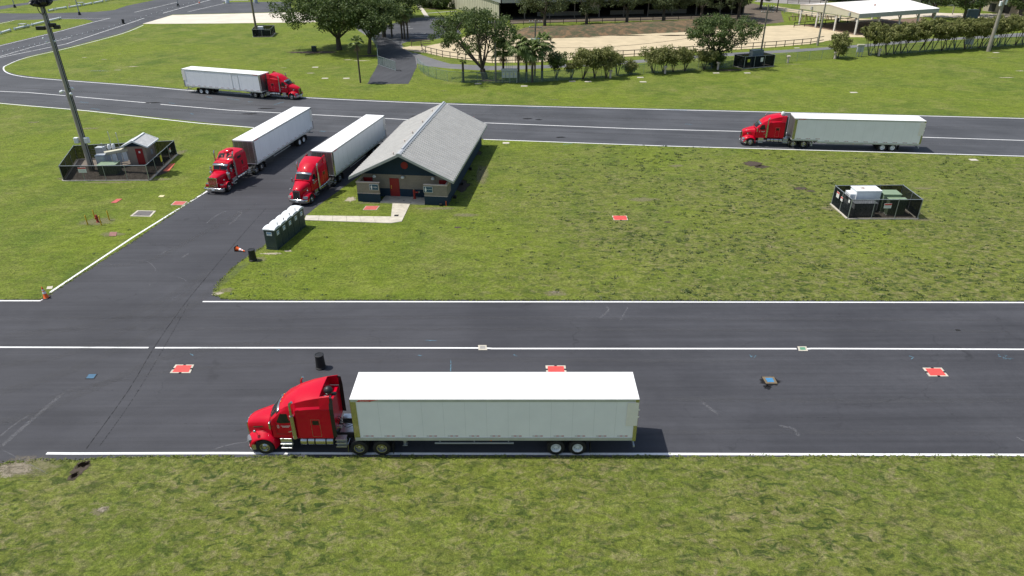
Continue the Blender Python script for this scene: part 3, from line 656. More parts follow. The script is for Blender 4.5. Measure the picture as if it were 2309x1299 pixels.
        # emblem and lettering panel on the door: two small rings and three short text rows (too small to read)
        if not KW:
            g = MB()
            for zc in (1.95, 2.05): g.lathe([(.045, 0), (.045, .004), (.062, .004), (.062, 0)], (-1.0, s*1.073-(.002 if s > 0 else .002), zc), 'y', 14, cap=False)
            build(g, 'door_emblem', SIGNW, t)
            g = MB()
            for zc, h in ((2.06, .26), (2.01, .21), (1.96, .17)):
                x = -1.44-h
                while x < -1.44+h:
                    dx = random.uniform(.02, .05); g.box(x, x+dx, s*1.083-.003, s*1.083+.003, zc-.015, zc+.015); x += dx+.018
            build(g, 'door_lettering', SIGNW, t)
        # sleeper hatch and window
        g = MB(); x0, x1, z0, z1 = ((-3.48, -2.98, 1.40, 2.62) if not KW else (-3.9, -3.1, 1.35, 1.75))
        fr = [(x0, z0), (x1, z0), (x1, z1), (x0, z1)]
        for i in range(4): g.bar((fr[i][0], s*1.223, fr[i][1]), (fr[(i+1) % 4][0], s*1.223, fr[(i+1) % 4][1]), .016, .01)
        build(g, 'sleeper_hatch', ALU, t)
        g = MB(); x0, x1, z0, z1 = ((-3.43, -3.06, 2.24, 2.54) if not KW else (-3.5, -3.2, 2.15, 2.62))
        g.box(x0, x1, s*1.222-.012, s*1.222+.012, z0, z1); build(g, 'sleeper_window', GLASS, t, bevel=.05 if 0 else .012)
        if KW:
            g = MB(); g.box(-3.3, -2.55, s*1.205-.02, s*1.205+.02, 3.02, 3.28); build(g, 'roof_side_window', GLASS, t, bevel=.01)
    # hood
    if not KW:
        Hs = [ring(-.36, .15, [(.93, 1.12), (.96, 1.75), (.93, 2.08), (.78, 2.26), (.42, 2.345), (0, 2.365)]),
              ring(0, .12, [(.74, 1.12), (.80, 1.7), (.78, 2.02), (.62, 2.20), (.34, 2.275), (0, 2.295)]),
              ring(.5, .12, [(.58, 1.05), (.66, 1.6), (.64, 1.88), (.5, 2.06), (.27, 2.13), (0, 2.15)]),
              ring(.86, .12, [(.5, .9), (.55, 1.5), (.53, 1.76), (.42, 1.92), (.23, 1.975), (0, 1.99)]),
              ring(1.06, .12, [(.45, .8), (.48, 1.4), (.46, 1.62), (.37, 1.77), (.2, 1.82), (0, 1.83)])]
    else:
        Hs = [ring(-.6, .0, [(.86, 1.12), (.86, 1.7), (.84, 1.98), (.74, 2.10), (.4, 2.15), (0, 2.17)]),
              ring(.3, .0, [(.66, 1.12), (.67, 1.7), (.65, 1.92), (.56, 2.03), (.3, 2.08), (0, 2.1)]),
              ring(1.05, .0, [(.53, .75), (.54, 1.6), (.52, 1.84), (.44, 1.93), (.25, 1.97), (0, 1.99)]),
              ring(1.16, .0, [(.51, .75), (.52, 1.6), (.5, 1.81), (.42, 1.9), (.25, 1.94), (0, 1.96)])]
    mb = MB(); mb.loft(dense(Hs, 2)); hd = build(mb, 'hood', RED, t, smooth=True, ang=50)
    if not KW:
        for s in (-1, 1):
            g = MB(); g.bar((.02, s*.80, 1.78), (.62, s*.655, 1.62), .02, .07); build(g, 'hood_vent', BLACK, hd)
            g = MB(); g.bar((.02, s*.81, 1.82), (.66, s*.66, 1.66), .02, .02); build(g, 'vent_trim', STEEL, hd)
    # grille
    gx = 1.08 if not KW else 1.18; gw, z0, z1 = (.40, .72, 1.74) if not KW else (.54, .70, 1.90)
    g = MB(); g.k = 0
    g.box(gx-.06, gx+.035, -gw, -gw+.05, z0, z1-.02); g.box(gx-.06, gx+.035, gw-.05, gw, z0, z1-.02); g.box(gx-.06, gx+.04, -gw, gw, z1-.06, z1+.02); g.box(gx-.06, gx+.035, -gw, gw, z0-.05, z0)
    for i in range(9 if not KW else 17):
        y = -gw+.05+(2*gw-.1)*(i+.5)/(9 if not KW else 17); g.box(gx-.02, gx+.018, y-.009, y+.009, z0, z1-.06)
    g.k = 1; g.box(gx-.055, gx-.04, -gw+.05, gw-.05, z0, z1-.06)
    build(g, 'grille', [STEEL, BLACK], t)
    g = MB(); g.ball((0, 0, 0), .05, 8, .8); build(g, 'hood_ornament', STEEL, hd, loc=(gx+.0, 0, z1+.05))
    # bumper
    if not KW:
        path_ = [(1.17, 0), (1.16, .45), (1.09, .8), (.95, 1.06), (.76, 1.18), (.60, 1.21)]
    else: path_ = [(1.36, 0), (1.36, .9), (1.32, 1.12), (1.22, 1.19), (.95, 1.2)]
    path_ = [(x, -y) for x, y in reversed(path_[1:])]+path_
    rows = []
    for x, y in path_:
        c = (x-.07, y*.97)
        rows.append([(x, y, .38), (x+.03, y, .45), (x+.035, y, .62), (x, y, .74), (x-.03, y*.99, .76), (c[0]-.02, c[1], .74), (c[0]-.02, c[1], .38)])
    g = MB(); g.loft(rows); bp = build(g, 'bumper', STEEL, t, smooth=True, ang=50)
    for s in (-1, 1):
        g = MB(); g.lathe([(.001, .0), (.05, .01), (.055, -.02)], (0, 0, 0), 'x', 12, cap=False); build(g, 'fog_light', LAMP, bp, loc=(1.18 if not KW else 1.4, s*.55, .56))
    g = MB(); g.box(1.20 if not KW else 1.40, 1.215 if not KW else 1.415, -.16, .16, .5, .64); build(g, 'number_plate', SIGNW, bp)
    # fenders, headlights
    for s in (-1, 1):
        if not KW:
            build(fender_mb(s, .50, 1.19, .60, 1.06, front=1.38), 'fender', RED, t, smooth=True, ang=60, sub=1)
            g = MB(); q = [(1.04, .72, 1.10), (.94, .98, 1.09), (.84, 1.15, 1.04), (.90, 1.16, .88), (1.02, 1.0, .84), (1.13, .72, .90)]
            g.loft([[(x, s*y, z) for x, y, z in q], [(x-.15, s*(y-.06), z) for x, y, z in q]]); build(g, 'headlight', LAMP, t, smooth=True, bevel=.01)
        else:
            build(fender_mb(s, .52, 1.2, .60, .80, 5, 190), 'fender', RED, t, smooth=True, ang=60, sub=1)
            g = MB(); g.box(.78, .98, s*.86-.2, s*.86+.2, .98, 1.16); g.k = 1
            for yy in (-.1, .1): g.lathe([(.001, .985), (.07, .983), (.08, .96)], (0, s*.86+yy, 1.07), 'x', 12, cap=False)
            build(g, 'headlight', [STEEL, LAMP], t, bevel=.01)
            # splash panel in front of the wheel
            g = MB(); g.box(.45, 1.0, s*.85-.3, s*.85+.3, .72, 1.05); build(g, 'fender_apron', RED, t, bevel=.08)
            g = MB(); g.lathe([(.001, -.02), (.17, 0), (.2, .06), (.2, .75), (.15, .84), (.06, .9), (.06, 1.0), (.12, 1.04), (.12, 1.12), (.001, 1.15)], (-.42, s*1.03, 1.28), 'z', 20, cap=False); build(g, 'air_cleaner', STEEL, t, smooth=True)
        # mirrors
        g = MB(); mx = -.62 if not KW else -.8
        g.box(mx-.07, mx+.05, s*1.28-.10, s*1.28+.10, 2.02, 2.5); mr = build(g, 'mirror', STEEL, t, bevel=.04)
        for za, zc in ((2.5, 2.45), (2.0, 2.1)): g = MB(); g.tube([(mx-.1, s*.98, za), (mx, s*1.26, zc)], .016, 6); build(g, 'mirror_arm', BLACK, mr)
        g = MB(); g.ball((.45 if not KW else .5, s*(1.02), 1.62 if not KW else 1.5), .1, 10, .9); g.tube([(.45, s*.8, 1.3), (.45, s*1.02, 1.58)], .014, 6); build(g, 'hood_mirror', STEEL, t, smooth=True)
        # exhaust stacks with heat shield
        ex = -1.93 if not KW else -1.82; ey = 1.2 if not KW else 1.16
        g = MB(); g.tube([(ex, s*ey, 1.25), (ex, s*ey, 3.60 if not KW else 3.7), (ex-.02, s*ey, 3.72 if not KW else 3.9), (ex-.16, s*(ey+.0), 3.85 if not KW else 4.05)], .078, 14)
        st = build(g, 'exhaust_stack', STEEL, t, smooth=True)
        g = MB(); g.tube([(ex, s*ey, 1.28), (ex, s*ey, 2.9)], .135, 16); build(g, 'heat_shield', STEEL, st, smooth=True)
        # steps, tanks
        g = MB(); g.box(-1.66 if not KW else -1.9, -.98 if not KW else -.95, s*.72 if s > 0 else -1.12, 1.12 if s > 0 else -.72, .82, 1.14); g.box(-1.66 if not KW else -1.9, -.98 if not KW else -.95, s*.8 if s > 0 else -1.2, 1.2 if s > 0 else -.8, .76, .82)
        g.box(-1.62, -1.0, s*.85 if s > 0 else -1.24, 1.24 if s > 0 else -.85, .50, .555); g.box(-1.62, -1.0, s*.85 if s > 0 else -.9, .9 if s > 0 else -.85, .5, .8)
        build(g, 'cab_step', ALU, t, bevel=.015)
        build(tank_mb(-2.52, -2.14, s), 'small_tank', [STEEL, BLACK], t, smooth=True); build(tank_mb(-4.05, -2.58, s), 'fuel_tank', [STEEL, BLACK], t, smooth=True)
        g = MB(); xa = SE-.05
        for z in (.56, .82, 1.08): g.box(xa-.62, xa, s*.75 if s > 0 else -1.2, 1.2 if s > 0 else -.75, z, z+.05)
        g.box(xa-.62, xa, s*.75 if s > 0 else -.95, .95 if s > 0 else -.75, .58, 1.1); build(g, 'rear_step', ALU, t, bevel=.01)
        # cab side extenders
        if not KW:
            g = MB(); P_ = [(1.20, 1.36), (1.22, 3.36), (1.06, 4.04)]
            a = [(SE+.0, s*y, z) for y, z in P_]; b_ = [(SE-.22, s*y, z-.02) for y, z in P_]
            g.loft([a, b_], False, False, False); o = build(g, 'rubber_extender', BLACK, t); md = o.modifiers.new('solid', 'SOLIDIFY'); md.thickness = .02
            g = MB(); a = [(-3.60, s*1.19, 3.34), (-3.60, s*1.055, 4.02), (-3.60, s*.99, 4.06)]; b_ = [(SE-.02, s*1.19, 3.34), (SE-.06, s*1.06, 4.12), (SE-.06, s*1.0, 4.15)]
            g.loft([a, b_], False, False, False); o = build(g, 'roof_side_fairing', RED, t); md = o.modifiers.new('solid', 'SOLIDIFY'); md.thickness = .03
        # mud flap
        g = MB(); g.box(-WB-2.02, -WB-2.0, s*1.12-.28, s*1.12+.28, .22, .95); build(g, 'mud_flap', BLACK, t)
        g = MB(); g.loft([[(-WB+.62, s*1.12-.28, .35), (-WB+.62, s*1.12+.28, .35)], [(-WB+.58, s*1.12-.28, .95), (-WB+.58, s*1.12+.28, .95)]], False, False, False); o = build(g, 'front_mud_guard', STEEL, t); md = o.modifiers.new('solid', 'SOLIDIFY'); md.thickness = .02
        wheel(t, 0, s, True); wheel(t, -WB, s); wheel(t, -WB-1.32, s)
    if KW:
        g = MB(); rr = []
        for x, w_, z_ in ((-2.35, .05, 3.70), (-2.45, .38, 3.86), (-2.7, .5, 4.02), (-3.1, .52, 4.06), (-3.3, .46, 4.0), (-3.38, .2, 3.85)):
            rr.append([(x, w_*math.cos(a), 3.70+(z_-3.70)*max(0, math.sin(a))**.6) for a in [math.pi*k/10 for k in range(11)]])
        g.loft(rr); build(g, 'roof_deflector', RED, t, smooth=True, sub=1)
        for s in (-1, 1):
            g = MB(); g.loft([[(-2.02, s*.14, 3.245), (-2.02, s*.92, 3.21)], [(-2.42, s*.14, 3.67), (-2.42, s*.86, 3.58)]], False, False, False); o = build(g, 'skylight_window', GLASS, t); md = o.modifiers.new('solid', 'SOLIDIFY'); md.thickness = .03; md.offset = 0
    # rear deck, coupling, hoses
    g = MB(); g.box(SE-1.15, SE-.15, -.4, .4, 1.0, 1.03); 
    for k in range(6): g.box(SE-1.1+k*.17, SE-1.07+k*.17, -.38, .38, 1.03, 1.045)
    build(g, 'deck_plate', ALU, t)
    g = MB(); g.lathe([(.001, 1.02), (.48, 1.02), (.5, 1.06), (.5, 1.10), (.001, 1.115)], (-WB-.6, 0, 0), 'z', 28, cap=False); g.box(-WB-.9, -WB-.3, -.5, .5, 1.0, 1.05); build(g, 'fifth_wheel', DARK, t)
    g = MB()
    for yy in (-.18, 0, .18): g.tube(curve3([(SE-.02, yy, 1.75), (SE-.3, yy*1.3, 1.45), (SE-.6, yy*1.5, 1.28), (SE-1.0, yy, 1.45), (SE-1.2, yy, 1.75)]), .018, 6)
    build(g, 'air_hose', BLACK, t, smooth=True)
    g = MB(); g.lathe([(.001, SE-.35), (.12, SE-.34), (.12, SE-.06)], (0, .45, 1.5), 'x', 14, cap=False); build(g, 'air_dryer', ALU, t, smooth=True)
    return t
def curve3(pts, n=5):
    P = [Vector(p) for p in pts]; out = []
    for i in range(len(P)-1):
        p0, p1, p2, p3 = P[max(i-1, 0)], P[i], P[i+1], P[min(i+2, len(P)-1)]
        for j in range(n):
            t = j/n; out.append(.5*((2*p1)+(p2-p0)*t+(2*p0-5*p1+4*p2-p3)*t*t+(3*p1-p0-3*p2+p3)*t**3))
    return out+[P[-1]]

TL = 16.15
SEAMG = simple('panel seam grey', (.66, .67, .68), .6, var=.05)
FAIR = simple('fairing white', (.84, .80, .74), .5, var=.03)
def trailer(label, loc, heading, drop=False, door=False):
    t = thing('semi_trailer', label, 'semi trailer', (*loc, 0), heading, 'white box trailers')
    zb, zt = 1.22, 4.08
    zr = .98 if drop else zb
    xs = TL-3.3
    g = MB()
    prof = [(0.0, zr), (xs, zr), (xs+.02, zb), (TL, zb), (TL, zt), (0, zt)] if drop else [(0, zb), (TL, zb), (TL, zt), (0, zt)]
    g.loft([[(x, -1.285, z) for x, z in prof], [(x, 1.285, z) for x, z in prof]]); build(g, 'box_body', WHITE, t)
    g = MB(); g.box(-.02, TL+.02, -1.30, 1.30, zt, zt+.03)
    for i in range(1, 26): g.box(i*TL/26-.008, i*TL/26+.008, -1.28, 1.28, zt+.03, zt+.034)
    build(g, 'roof_panel', ROOFW, t, bevel=.012)
    # front panel darker steel with corner posts
    g = MB()
    for i in range(4): g.box(TL, TL+.012, -1.2+i*.6+.01, -1.2+(i+1)*.6-.01, zb+.12, zt-.12)
    build(g, 'front_panel', simple('front panel grey', (.22, .22, .21), .35, .6, var=.1) if 'fp' not in MESHCACHE else MESHCACHE['fp'], t)
    for s in (-1, 1):
        g = MB(); g.box(TL-.30, TL+.02, s*1.292-.012, s*1.292+.012, zb-.02, zt-.1); g.tube([(TL-.0, s*1.27, zb), (TL, s*1.27, zt)], .045, 10); build(g, 'corner_post', STEEL, t)
        g = MB(); g.box(0, TL, s*1.296-.012, s*1.296+.012, zt-.16, zt-.002); build(g, 'top_rail', RAIL, t)
        g = MB()
        if drop: g.box(xs, TL, s*1.298-.014, s*1.298+.014, zb-.06, zb+.12); g.box(0, xs, s*1.298-.014, s*1.298+.014, zr-.06, zr+.14)
        else: g.box(0, TL, s*1.298-.014, s*1.298+.014, zb-.08, zb+.13)
        build(g, 'bottom_rail', RAIL, t)
        g = MB()
        for i in range(1, 13):
            x = i*TL/13.25; g.box(x-.006, x+.006, s*1.287-.0035, s*1.287+.0035, zr+.12, zt-.16)
        build(g, 'panel_seam', SEAMG, t)
        g = MB()
        for i in range(13):
            x = .45+i*TL/13.25; zc = (zb if (not drop or x > xs-.4) else zr)+.24
            for k in range(4):
                g.k = k % 2; g.box(x+k*.15, x+k*.15+.148, s*1.291-.003, s*1.291+.003, zc-.026, zc+.026)
        build(g, 'reflective_tape', [TAPER, TAPEW], t)
        # maker's flag near the front top
        g = MB(); fl = [(TL-1.45, zt-.125), (TL-.42, zt-.125), (TL-.36, zt-.02), (TL-1.25, zt-.03)]; fl = [(TL-.35, zt-.14), (TL-1.1, zt-.14), (TL-1.28, zt-.07), (TL-1.6, zt-.02), (TL-.5, zt-.02)]
        g.loft([[(x, s*1.309, z) for x, z in fl], [(x, s*1.313, z) for x, z in fl]]); fo = build(g, 'maker_flag', SIGNR, t)
        text('Great Dane', 'maker_lettering', SIGNW, fo, (TL-.8, s*1.315, zt-.085), (R_(90), 0, math.pi if s > 0 else 0), .105, depth=.001)
        # rear side fairing panel
        g = MB(); g.box(-.02, .62, s*1.315-.006, s*1.315+.006, zt-1.85, zt-.2)
        for z in (zt-.7, zt-1.2): g.box(-.1, .06, s*1.315-.008, s*1.315+.008, z-.05, z+.05)
        build(g, 'rear_side_fairing', FAIR, t, bevel=.004)
        g = MB(); g.box(-.03, .17, s*1.30-.014, s*1.30+.014, zb-.12, zt); build(g, 'rear_post', STEEL, t)
        # landing leg
        g = MB(); lx = TL-2.75
        g.box(lx-.07, lx+.07, s*.75-.07, s*.75+.07, .42, zb); g.box(lx-.14, lx+.14, s*.75-.14, s*.75+.14, .36, .42); g.bar((lx, s*.75, .5), (lx+.55, s*.75, zb), .05, .05); g.bar((lx, s*.75, .5), (lx-.55, s*.75, zb), .05, .05)
        build(g, 'landing_leg', GALV, t)
        # side skirt beam
        g = MB(); g.tube([(7.0, s*1.13, .80), (11.6, s*1.13, .80)], .055, 10); [g.bar((x, s*1.1, .8), (x, s*.8, zr), .05, .05) for x in (7.3, 9.3, 11.3)]; build(g, 'side_beam', TRIM, t, smooth=True)
        for x in (3.28, 4.54): wheel(t, x, s, rimmat=WHITEBOX)
        g = MB(); g.box(2.55, 2.57, s*1.12-.28, s*1.12+.28, .25, .98); build(g, 'mud_flap', BLACK, t)
        g = MB(); g.box(.02, .06, s*.55-.55 if s > 0 else -1.1, 1.1 if s > 0 else 0, zb+.1, zt-.15); build(g, 'rear_door', WHITE, t, loc=(-.09, 0, 0), bevel=.01)
        for z in (1.5,): 
            g = MB(); g.ball((0, 0, 0), .045, 8); build(g, 'marker_light', AMBER, t, loc=(8.3, s*1.3, zr-.07))
    if door:
        s = -1; g = MB(); x0, x1 = 10.35, 11.65
        for x in (x0, x1): g.box(x-.03, x+.03, s*1.30-.012, s*1.30+.012, zb+.05, zt-.22)
        g.box(x0, x1, s*1.30-.012, s*1.30+.012, zt-.25, zt-.2); build(g, 'side_door', RAIL, t)
    # under frame
    g = MB()
    for s in (-1, 1): g.box(2.4, 5.6, s*.5-.06, s*.5+.06, .78, 1.12)
    for i in range(40): g.box(.3+i*.4, .36+i*.4, -1.25, 1.25, zr-.1, zr-.002)
    for x in (3.28, 4.54): g.tube([(x, -.9, .52), (x, .9, .52)], .07, 10); g.box(x-.3, x+.3, -.6, .6, .62, .78)
    g.box(TL-2.2, TL-.2, -.7, .7, 1.1, zb); g.box(12.2, 13.0, -.4, .4, .8, 1.1)
    build(g, 'under_frame', DARK, t)
    g = MB(); g.box(-.05, .05, -1.15, 1.15, .5, .62); [g.box(-.05, .05, y-.05, y+.05, .6, zb) for y in (-.6, .6)]; build(g, 'rear_guard', GALV, t, bevel=.01)
    return t

near_t = tractor('aero', 'red semi tractor in the foreground with black dome antenna behind its roof fairing', (-14.5, 32.45), R_(179.5))
def clone_tractor(label, loc, heading):
    c = copy_tree(near_t); c['label'] = label; c.location = (*loc, 0); c.rotation_euler = (0, 0, heading); return c
t2 = clone_tractor('red semi tractor facing right on the far road, pulling the trailer with a side door', (-36.72, 119.58), R_(-14.6))
t4 = clone_tractor('red semi tractor with chrome visor parked beyond the portable toilets', (-22.85, 71.44), R_(-102.8))
t5 = clone_tractor('red semi tractor facing left on the far road with a white roof dome', (32.22, 92.32), R_(172.3))
t3 = tractor('long', 'red long-nosed semi tractor with tall stacks, parked on the side road edge line', (-33.25, 75.3), R_(-101))
# things carried in the near tractor's roof well
g = MB(); g.ball((0, 0, 0), .26, 16, .95); g.tube([(0, 0, -.2), (0, 0, -.72)], .025, 8); build(g, 'dome_antenna', BLACK, near_t, smooth=True, loc=(-3.98, .35, 4.06))
g = MB(); g.ball((0, 0, 0), .16, 12, .5); g.tube([(0, 0, 0), (.2, .1, -.2), (.2, .1, -.3)], .02, 6); build(g, 'small_antenna', BLACK, near_t, smooth=True, loc=(-4.2, .1, 3.62))
g = MB(); g.box(-.22, .22, -.26, .26, -.2, .2); build(g, 'cooling_unit', ALU, near_t, bevel=.05, loc=(-3.9, .68, 3.58))
g = MB(); g.lathe([(.001, .3), (.15, .26), (.24, .1), (.25, -.1), (.2, -.2), (.08, -.25), (.05, -.5)], (0, 0, 0), 'z', 18, cap=False); build(g, 'dome_antenna', WHITEBOX, t5, smooth=True, loc=(-3.72, .5, 4.3))
# trailers: pose is the rear centre
def tr_pose(x, y, a, lat=-1.295):
    a = R_(a); return (x-math.sin(a)*lat, y+math.cos(a)*lat)
trailer('white box trailer in the foreground behind the nearest red tractor', tr_pose(7.05, 31.01, 179.53), R_(179.53))
trailer('white box trailer with stepped lower rail on the far right road', tr_pose(53.07, 88.0, 173.72), R_(173.72), drop=True)
trailer('white box trailer with a dark-framed side door on the far left road', tr_pose(-56.35, 126.65, -19.32), R_(-19.32), door=True)
trailer('white box trailer behind the long-nosed red tractor, left of the diagonal pair', tr_pose(-27.83, 96.81, -100.46), R_(-100.46))
trailer('white box trailer parked alongside the grey-roofed restroom building', tr_pose(-16.87, 92.29, -102.36), R_(-102.36))
# ---------------------------------------------------------------- restroom building
def restroom():
    t = thing('restroom_building', 'restroom building with grey ribbed metal roof, navy gable and red doors', 'restroom', (-11.87, 71.0, 0), R_(-7.6))
    ye, Y0 = 22.0, 1.8; HW = 5.0
    zl, zb, = 1.0, 2.62
    def wallseg(name, x0, x1, y0, y1, z0, z1, mt, **k):
        g = MB(); g.box(x0, x1, y0, y1, z0, z1); return build(g, name, mt, t, **k)
    rz = lambda x: 5.38-abs(x)*2.72/5.6      # underside of the roof
    # front wall: navy base, beige field, navy gable
    wallseg('wall', -HW, HW, Y0, Y0+.2, 0, zl, NAVY)
    wallseg('wall', -HW, HW, Y0+.003, Y0+.2, zl, zb, BEIGE)
    g = MB(); P_ = [(-HW, zb), (HW, zb), (HW, rz(HW)), (0, rz(0)), (-HW, rz(HW))]
    g.loft([[(x, Y0-.01, z) for x, z in P_], [(x, Y0+.2, z) for x, z in P_]]); build(g, 'gable', NAVY, t)
    g = MB(); g.loft([[(x, ye-.2, z) for x, z in [(-HW, 0), (HW, 0), (HW, rz(HW)), (0, rz(0)), (-HW, rz(HW))]], [(x, ye, z) for x, z in [(-HW, 0), (HW, 0), (HW, rz(HW)), (0, rz(0)), (-HW, rz(HW))]]]); build(g, 'wall', NAVY, t)
    for s in (-1, 1):
        g = MB(); g.box(s*HW-.1-.1*s, s*HW+.1-.1*s, Y0+.2, ye-.2, 0, rz(HW)); w_ = build(g, 'wall', NAVY, t)
        for yy in (4.2, 8.4, 12.6, 16.8, 20.2):
            g = MB(); g.box(s*HW+.002*s-.012, s*HW+.002*s+.012, yy-.22, yy+.22, 1.75, 2.35); build(g, 'wall_vent', simple('teal vent', (.04, .12, .16), .6) if 'tv' not in MESHCACHE else MESHCACHE['tv'], w_)
    # roof
    for s in (-1, 1):
        g = MB(); y0, y1, xo = -.12, 22.25, 5.72
        g.loft([[(0, y0, 5.56), (s*xo, y0, 2.80), (s*xo, y0, 2.72), (0, y0, 5.48)], [(0, y1, 5.56), (s*xo, y1, 2.80), (s*xo, y1, 2.72), (0, y1, 5.48)]])
        n = 37
        for i in range(n):
            y = y0+(y1-y0)*(i+.5)/n; w_ = .12
            a = [(0, y-w_, 5.562), (0, y-w_*.6, 5.66), (0, y+w_*.6, 5.66), (0, y+w_, 5.562)]; b = [(s*xo, p[1], p[2]-2.76) for p in a]
            g.loft([a, b])
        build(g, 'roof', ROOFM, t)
        g = MB(); g.loft([[(0, -.16, 5.60), (0, -.16, 5.30), (0, -.10, 5.30), (0, -.10, 5.60)], [(s*5.76, -.16, 2.83), (s*5.76, -.16, 2.55), (s*5.76, -.10, 2.55), (s*5.76, -.10, 2.83)]]); build(g, 'barge_board', TRIM, t)
        g = MB(); g.loft([[(0, 22.23, 5.60), (0, 22.23, 5.30), (0, 22.29, 5.30), (0, 22.29, 5.60)], [(s*5.76, 22.23, 2.83), (s*5.76, 22.23, 2.55), (s*5.76, 22.29, 2.55), (s*5.76, 22.29, 2.83)]]); build(g, 'barge_board', TRIM, t)
        g = MB(); g.box(s*5.74-.04, s*5.74+.04, -.1, 22.23, 2.52, 2.79); build(g, 'eave_trim', TRIM, t)
    g = MB(); g.loft([[(-.28, y, 5.50), (-.26, y, 5.56), (-.1, y, 5.66), (.1, y, 5.66), (.26, y, 5.56), (.28, y, 5.50)] for y in (-.18, 22.3)]); g.box(-.1, .1, 1.4, 22.25, 5.66, 5.74); build(g, 'ridge_cap', simple('ridge metal', (.46, .47, .48), .4, .1, var=.05), t)
    for yy in (.6, 5.2, 8.6, 13.4, 18.6):
        g = MB(); g.tube([(0, 0, 0), (0, 0, .3)], .06, 10); g.lathe([(.001, .3), (.11, .3), (.09, .38), (.001, .4)], (0, 0, 0), 'z', 10, cap=False); build(g, 'vent_pipe', CAP, t, loc=(-.75, yy, 5.17))
    # privacy walls
    for s in (-1, 1):
        x0, x1 = (s*5.02, s*2.48) if s < 0 else (2.48, 5.02)
        for z0, z1, mt, o in ((0, .98, NAVY, 0), (1.02, 2.22, BEIGE, .012)):
            g = MB(); g.box(x0+o, x1-o, 0+o, .2-o, z0, z1); e0, e1 = ((x0+o, x0+.2-o) if s < 0 else (x1-.2+o, x1-o)); g.box(e0, e1, .2-o, Y0, z0, z1 if z1 < 2 else z1); build(g, 'privacy_wall', mt, t)
        g = MB(); g.box(x0-.01, x1+.01, -.015, .20, .98, 1.02); build(g, 'band_course', CAP, t)
        g = MB(); g.box(x0-.04, x1+.04, -.04, .24, 2.22, 2.30); e0, e1 = ((x0-.04, x0+.24) if s < 0 else (x1-.24, x1+.04)); g.box(e0, e1, .24, Y0-.01, 2.22, 2.30); build(g, 'coping', CAP, t)
        # sign on the privacy wall
        xc = (-3.05 if s < 0 else 2.95); sg = MB(); sg.box(xc-.50, xc+.50, -.05, -.012, 1.42, 2.08); so = build(sg, 'wall_sign', SIGNW, t)
        sg = MB(); sg.box(xc-.47, xc+.47, -.054, -.05, 1.45, 2.05); build(sg, 'sign_face', SIGNB, so)
        sg = MB(); y_ = -.058; px_ = xc-.27
        def flat(pts): sg.loft([[(px_+a, y_, z) for a, z in pts], [(px_+a, y_+.003, z) for a, z in pts]])
        flat([(.05*math.cos(q), 1.96+.05*math.sin(q)) for q in [2*math.pi*k/12 for k in range(12)]])
        if s < 0: flat([(-.10, 1.72), (-.085, 1.89), (.085, 1.89), (.10, 1.72), (.065, 1.71), (.06, 1.48), (.01, 1.48), (0, 1.66), (-.01, 1.48), (-.06, 1.48), (-.065, 1.71)])
        else: flat([(-.11, 1.72), (-.07, 1.89), (.07, 1.89), (.11, 1.72), (.07, 1.72), (.12, 1.60), (.05, 1.60), (.045, 1.48), (-.045, 1.48), (-.05, 1.60), (-.12, 1.60), (-.07, 1.72)])
        build(sg, 'sign_figure', SIGNW, so)
        text('MEN' if s < 0 else 'WOMEN', 'sign_lettering', SIGNW, so, (xc+.16, -.058, 1.75), (R_(90), 0, 0), .21 if s < 0 else .135)
    # doors
    for nm, x0, x1 in (('door', -1.78, -.80), ('door', -4.72, -3.80), ('door', 3.80, 4.74)):
        g = MB(); g.box(x0-.05, x1+.05, Y0-.03, Y0-.012, .09, 2.2); fr = build(g, 'door_frame', REDDOOR, t)
        g = MB(); g.box(x0, x1, Y0-.06, Y0-.03, .1, 2.15); dd = build(g, 'door', REDDOOR, t, bevel=.006)
        g = MB(); g.box(x0+.08, x0+.16, Y0-.10, Y0-.06, 1.0, 1.4); build(g, 'door_handle', simple('brass', (.6, .42, .15), .3, .8) if 'br' not in MESHCACHE else MESHCACHE['br'], dd)
    for xx in (-3.45, -.25, 3.15):
        g = MB(); g.lathe([(.001, .16), (.1, .14), (.19, .06), (.21, -.03), (.19, -.1), (.001, -.12)], (0, 0, 0), 'z', 18, cap=False); build(g, 'wall_lamp', WHITEBOX, t, smooth=True, loc=(xx, Y0-.22, 2.42))
    g = MB(); g.lathe([(.37, Y0-.05), (.40, Y0-.03), (.40, Y0)], (0, 0, 3.72), 'y', 28, cap=True); g.k = 0
    for i in range(7): z = 3.72-.3+i*.1; hw = math.sqrt(max(0, .36**2-(z-3.72)**2)); g.box(-hw, hw, Y0-.075, Y0-.045, z-.02, z+.02)
    build(g, 'gable_vent', REDDOOR, t)
    # porch slab
    g = MB()
    for x0, x1 in ((-2.46, -.83), (-.81, .82), (.84, 2.46)): g.box(x0, x1, -.16, Y0-.01, .0, .12)
    build(g, 'porch_slab', CONC, t)
    g = MB(); g.lathe([(.001, .121), (.09, .124), (.001, .126)], (.0, .55, 0), 'z', 12, cap=False); build(g, 'floor_drain', BLACK, t)
    # small boxes and a stub pipe by the wall
    g = MB(); g.box(4.15, 4.45, -.35, -.1, .0, .28); build(g, 'wall_box', BLACK, t, bevel=.02)
    g = MB(); g.tube([(4.86, -.12, 0), (4.86, -.12, .55)], .04, 8); build(g, 'stub_pipe', ORANGE, t)
    for yy in (2.3, 6.6, 11.9):
        g = MB(); g.box(5.15, 5.5, yy-.2, yy+.2, .0, .3); build(g, 'wall_box', BLACK, t, bevel=.02)
    return t
restroom()
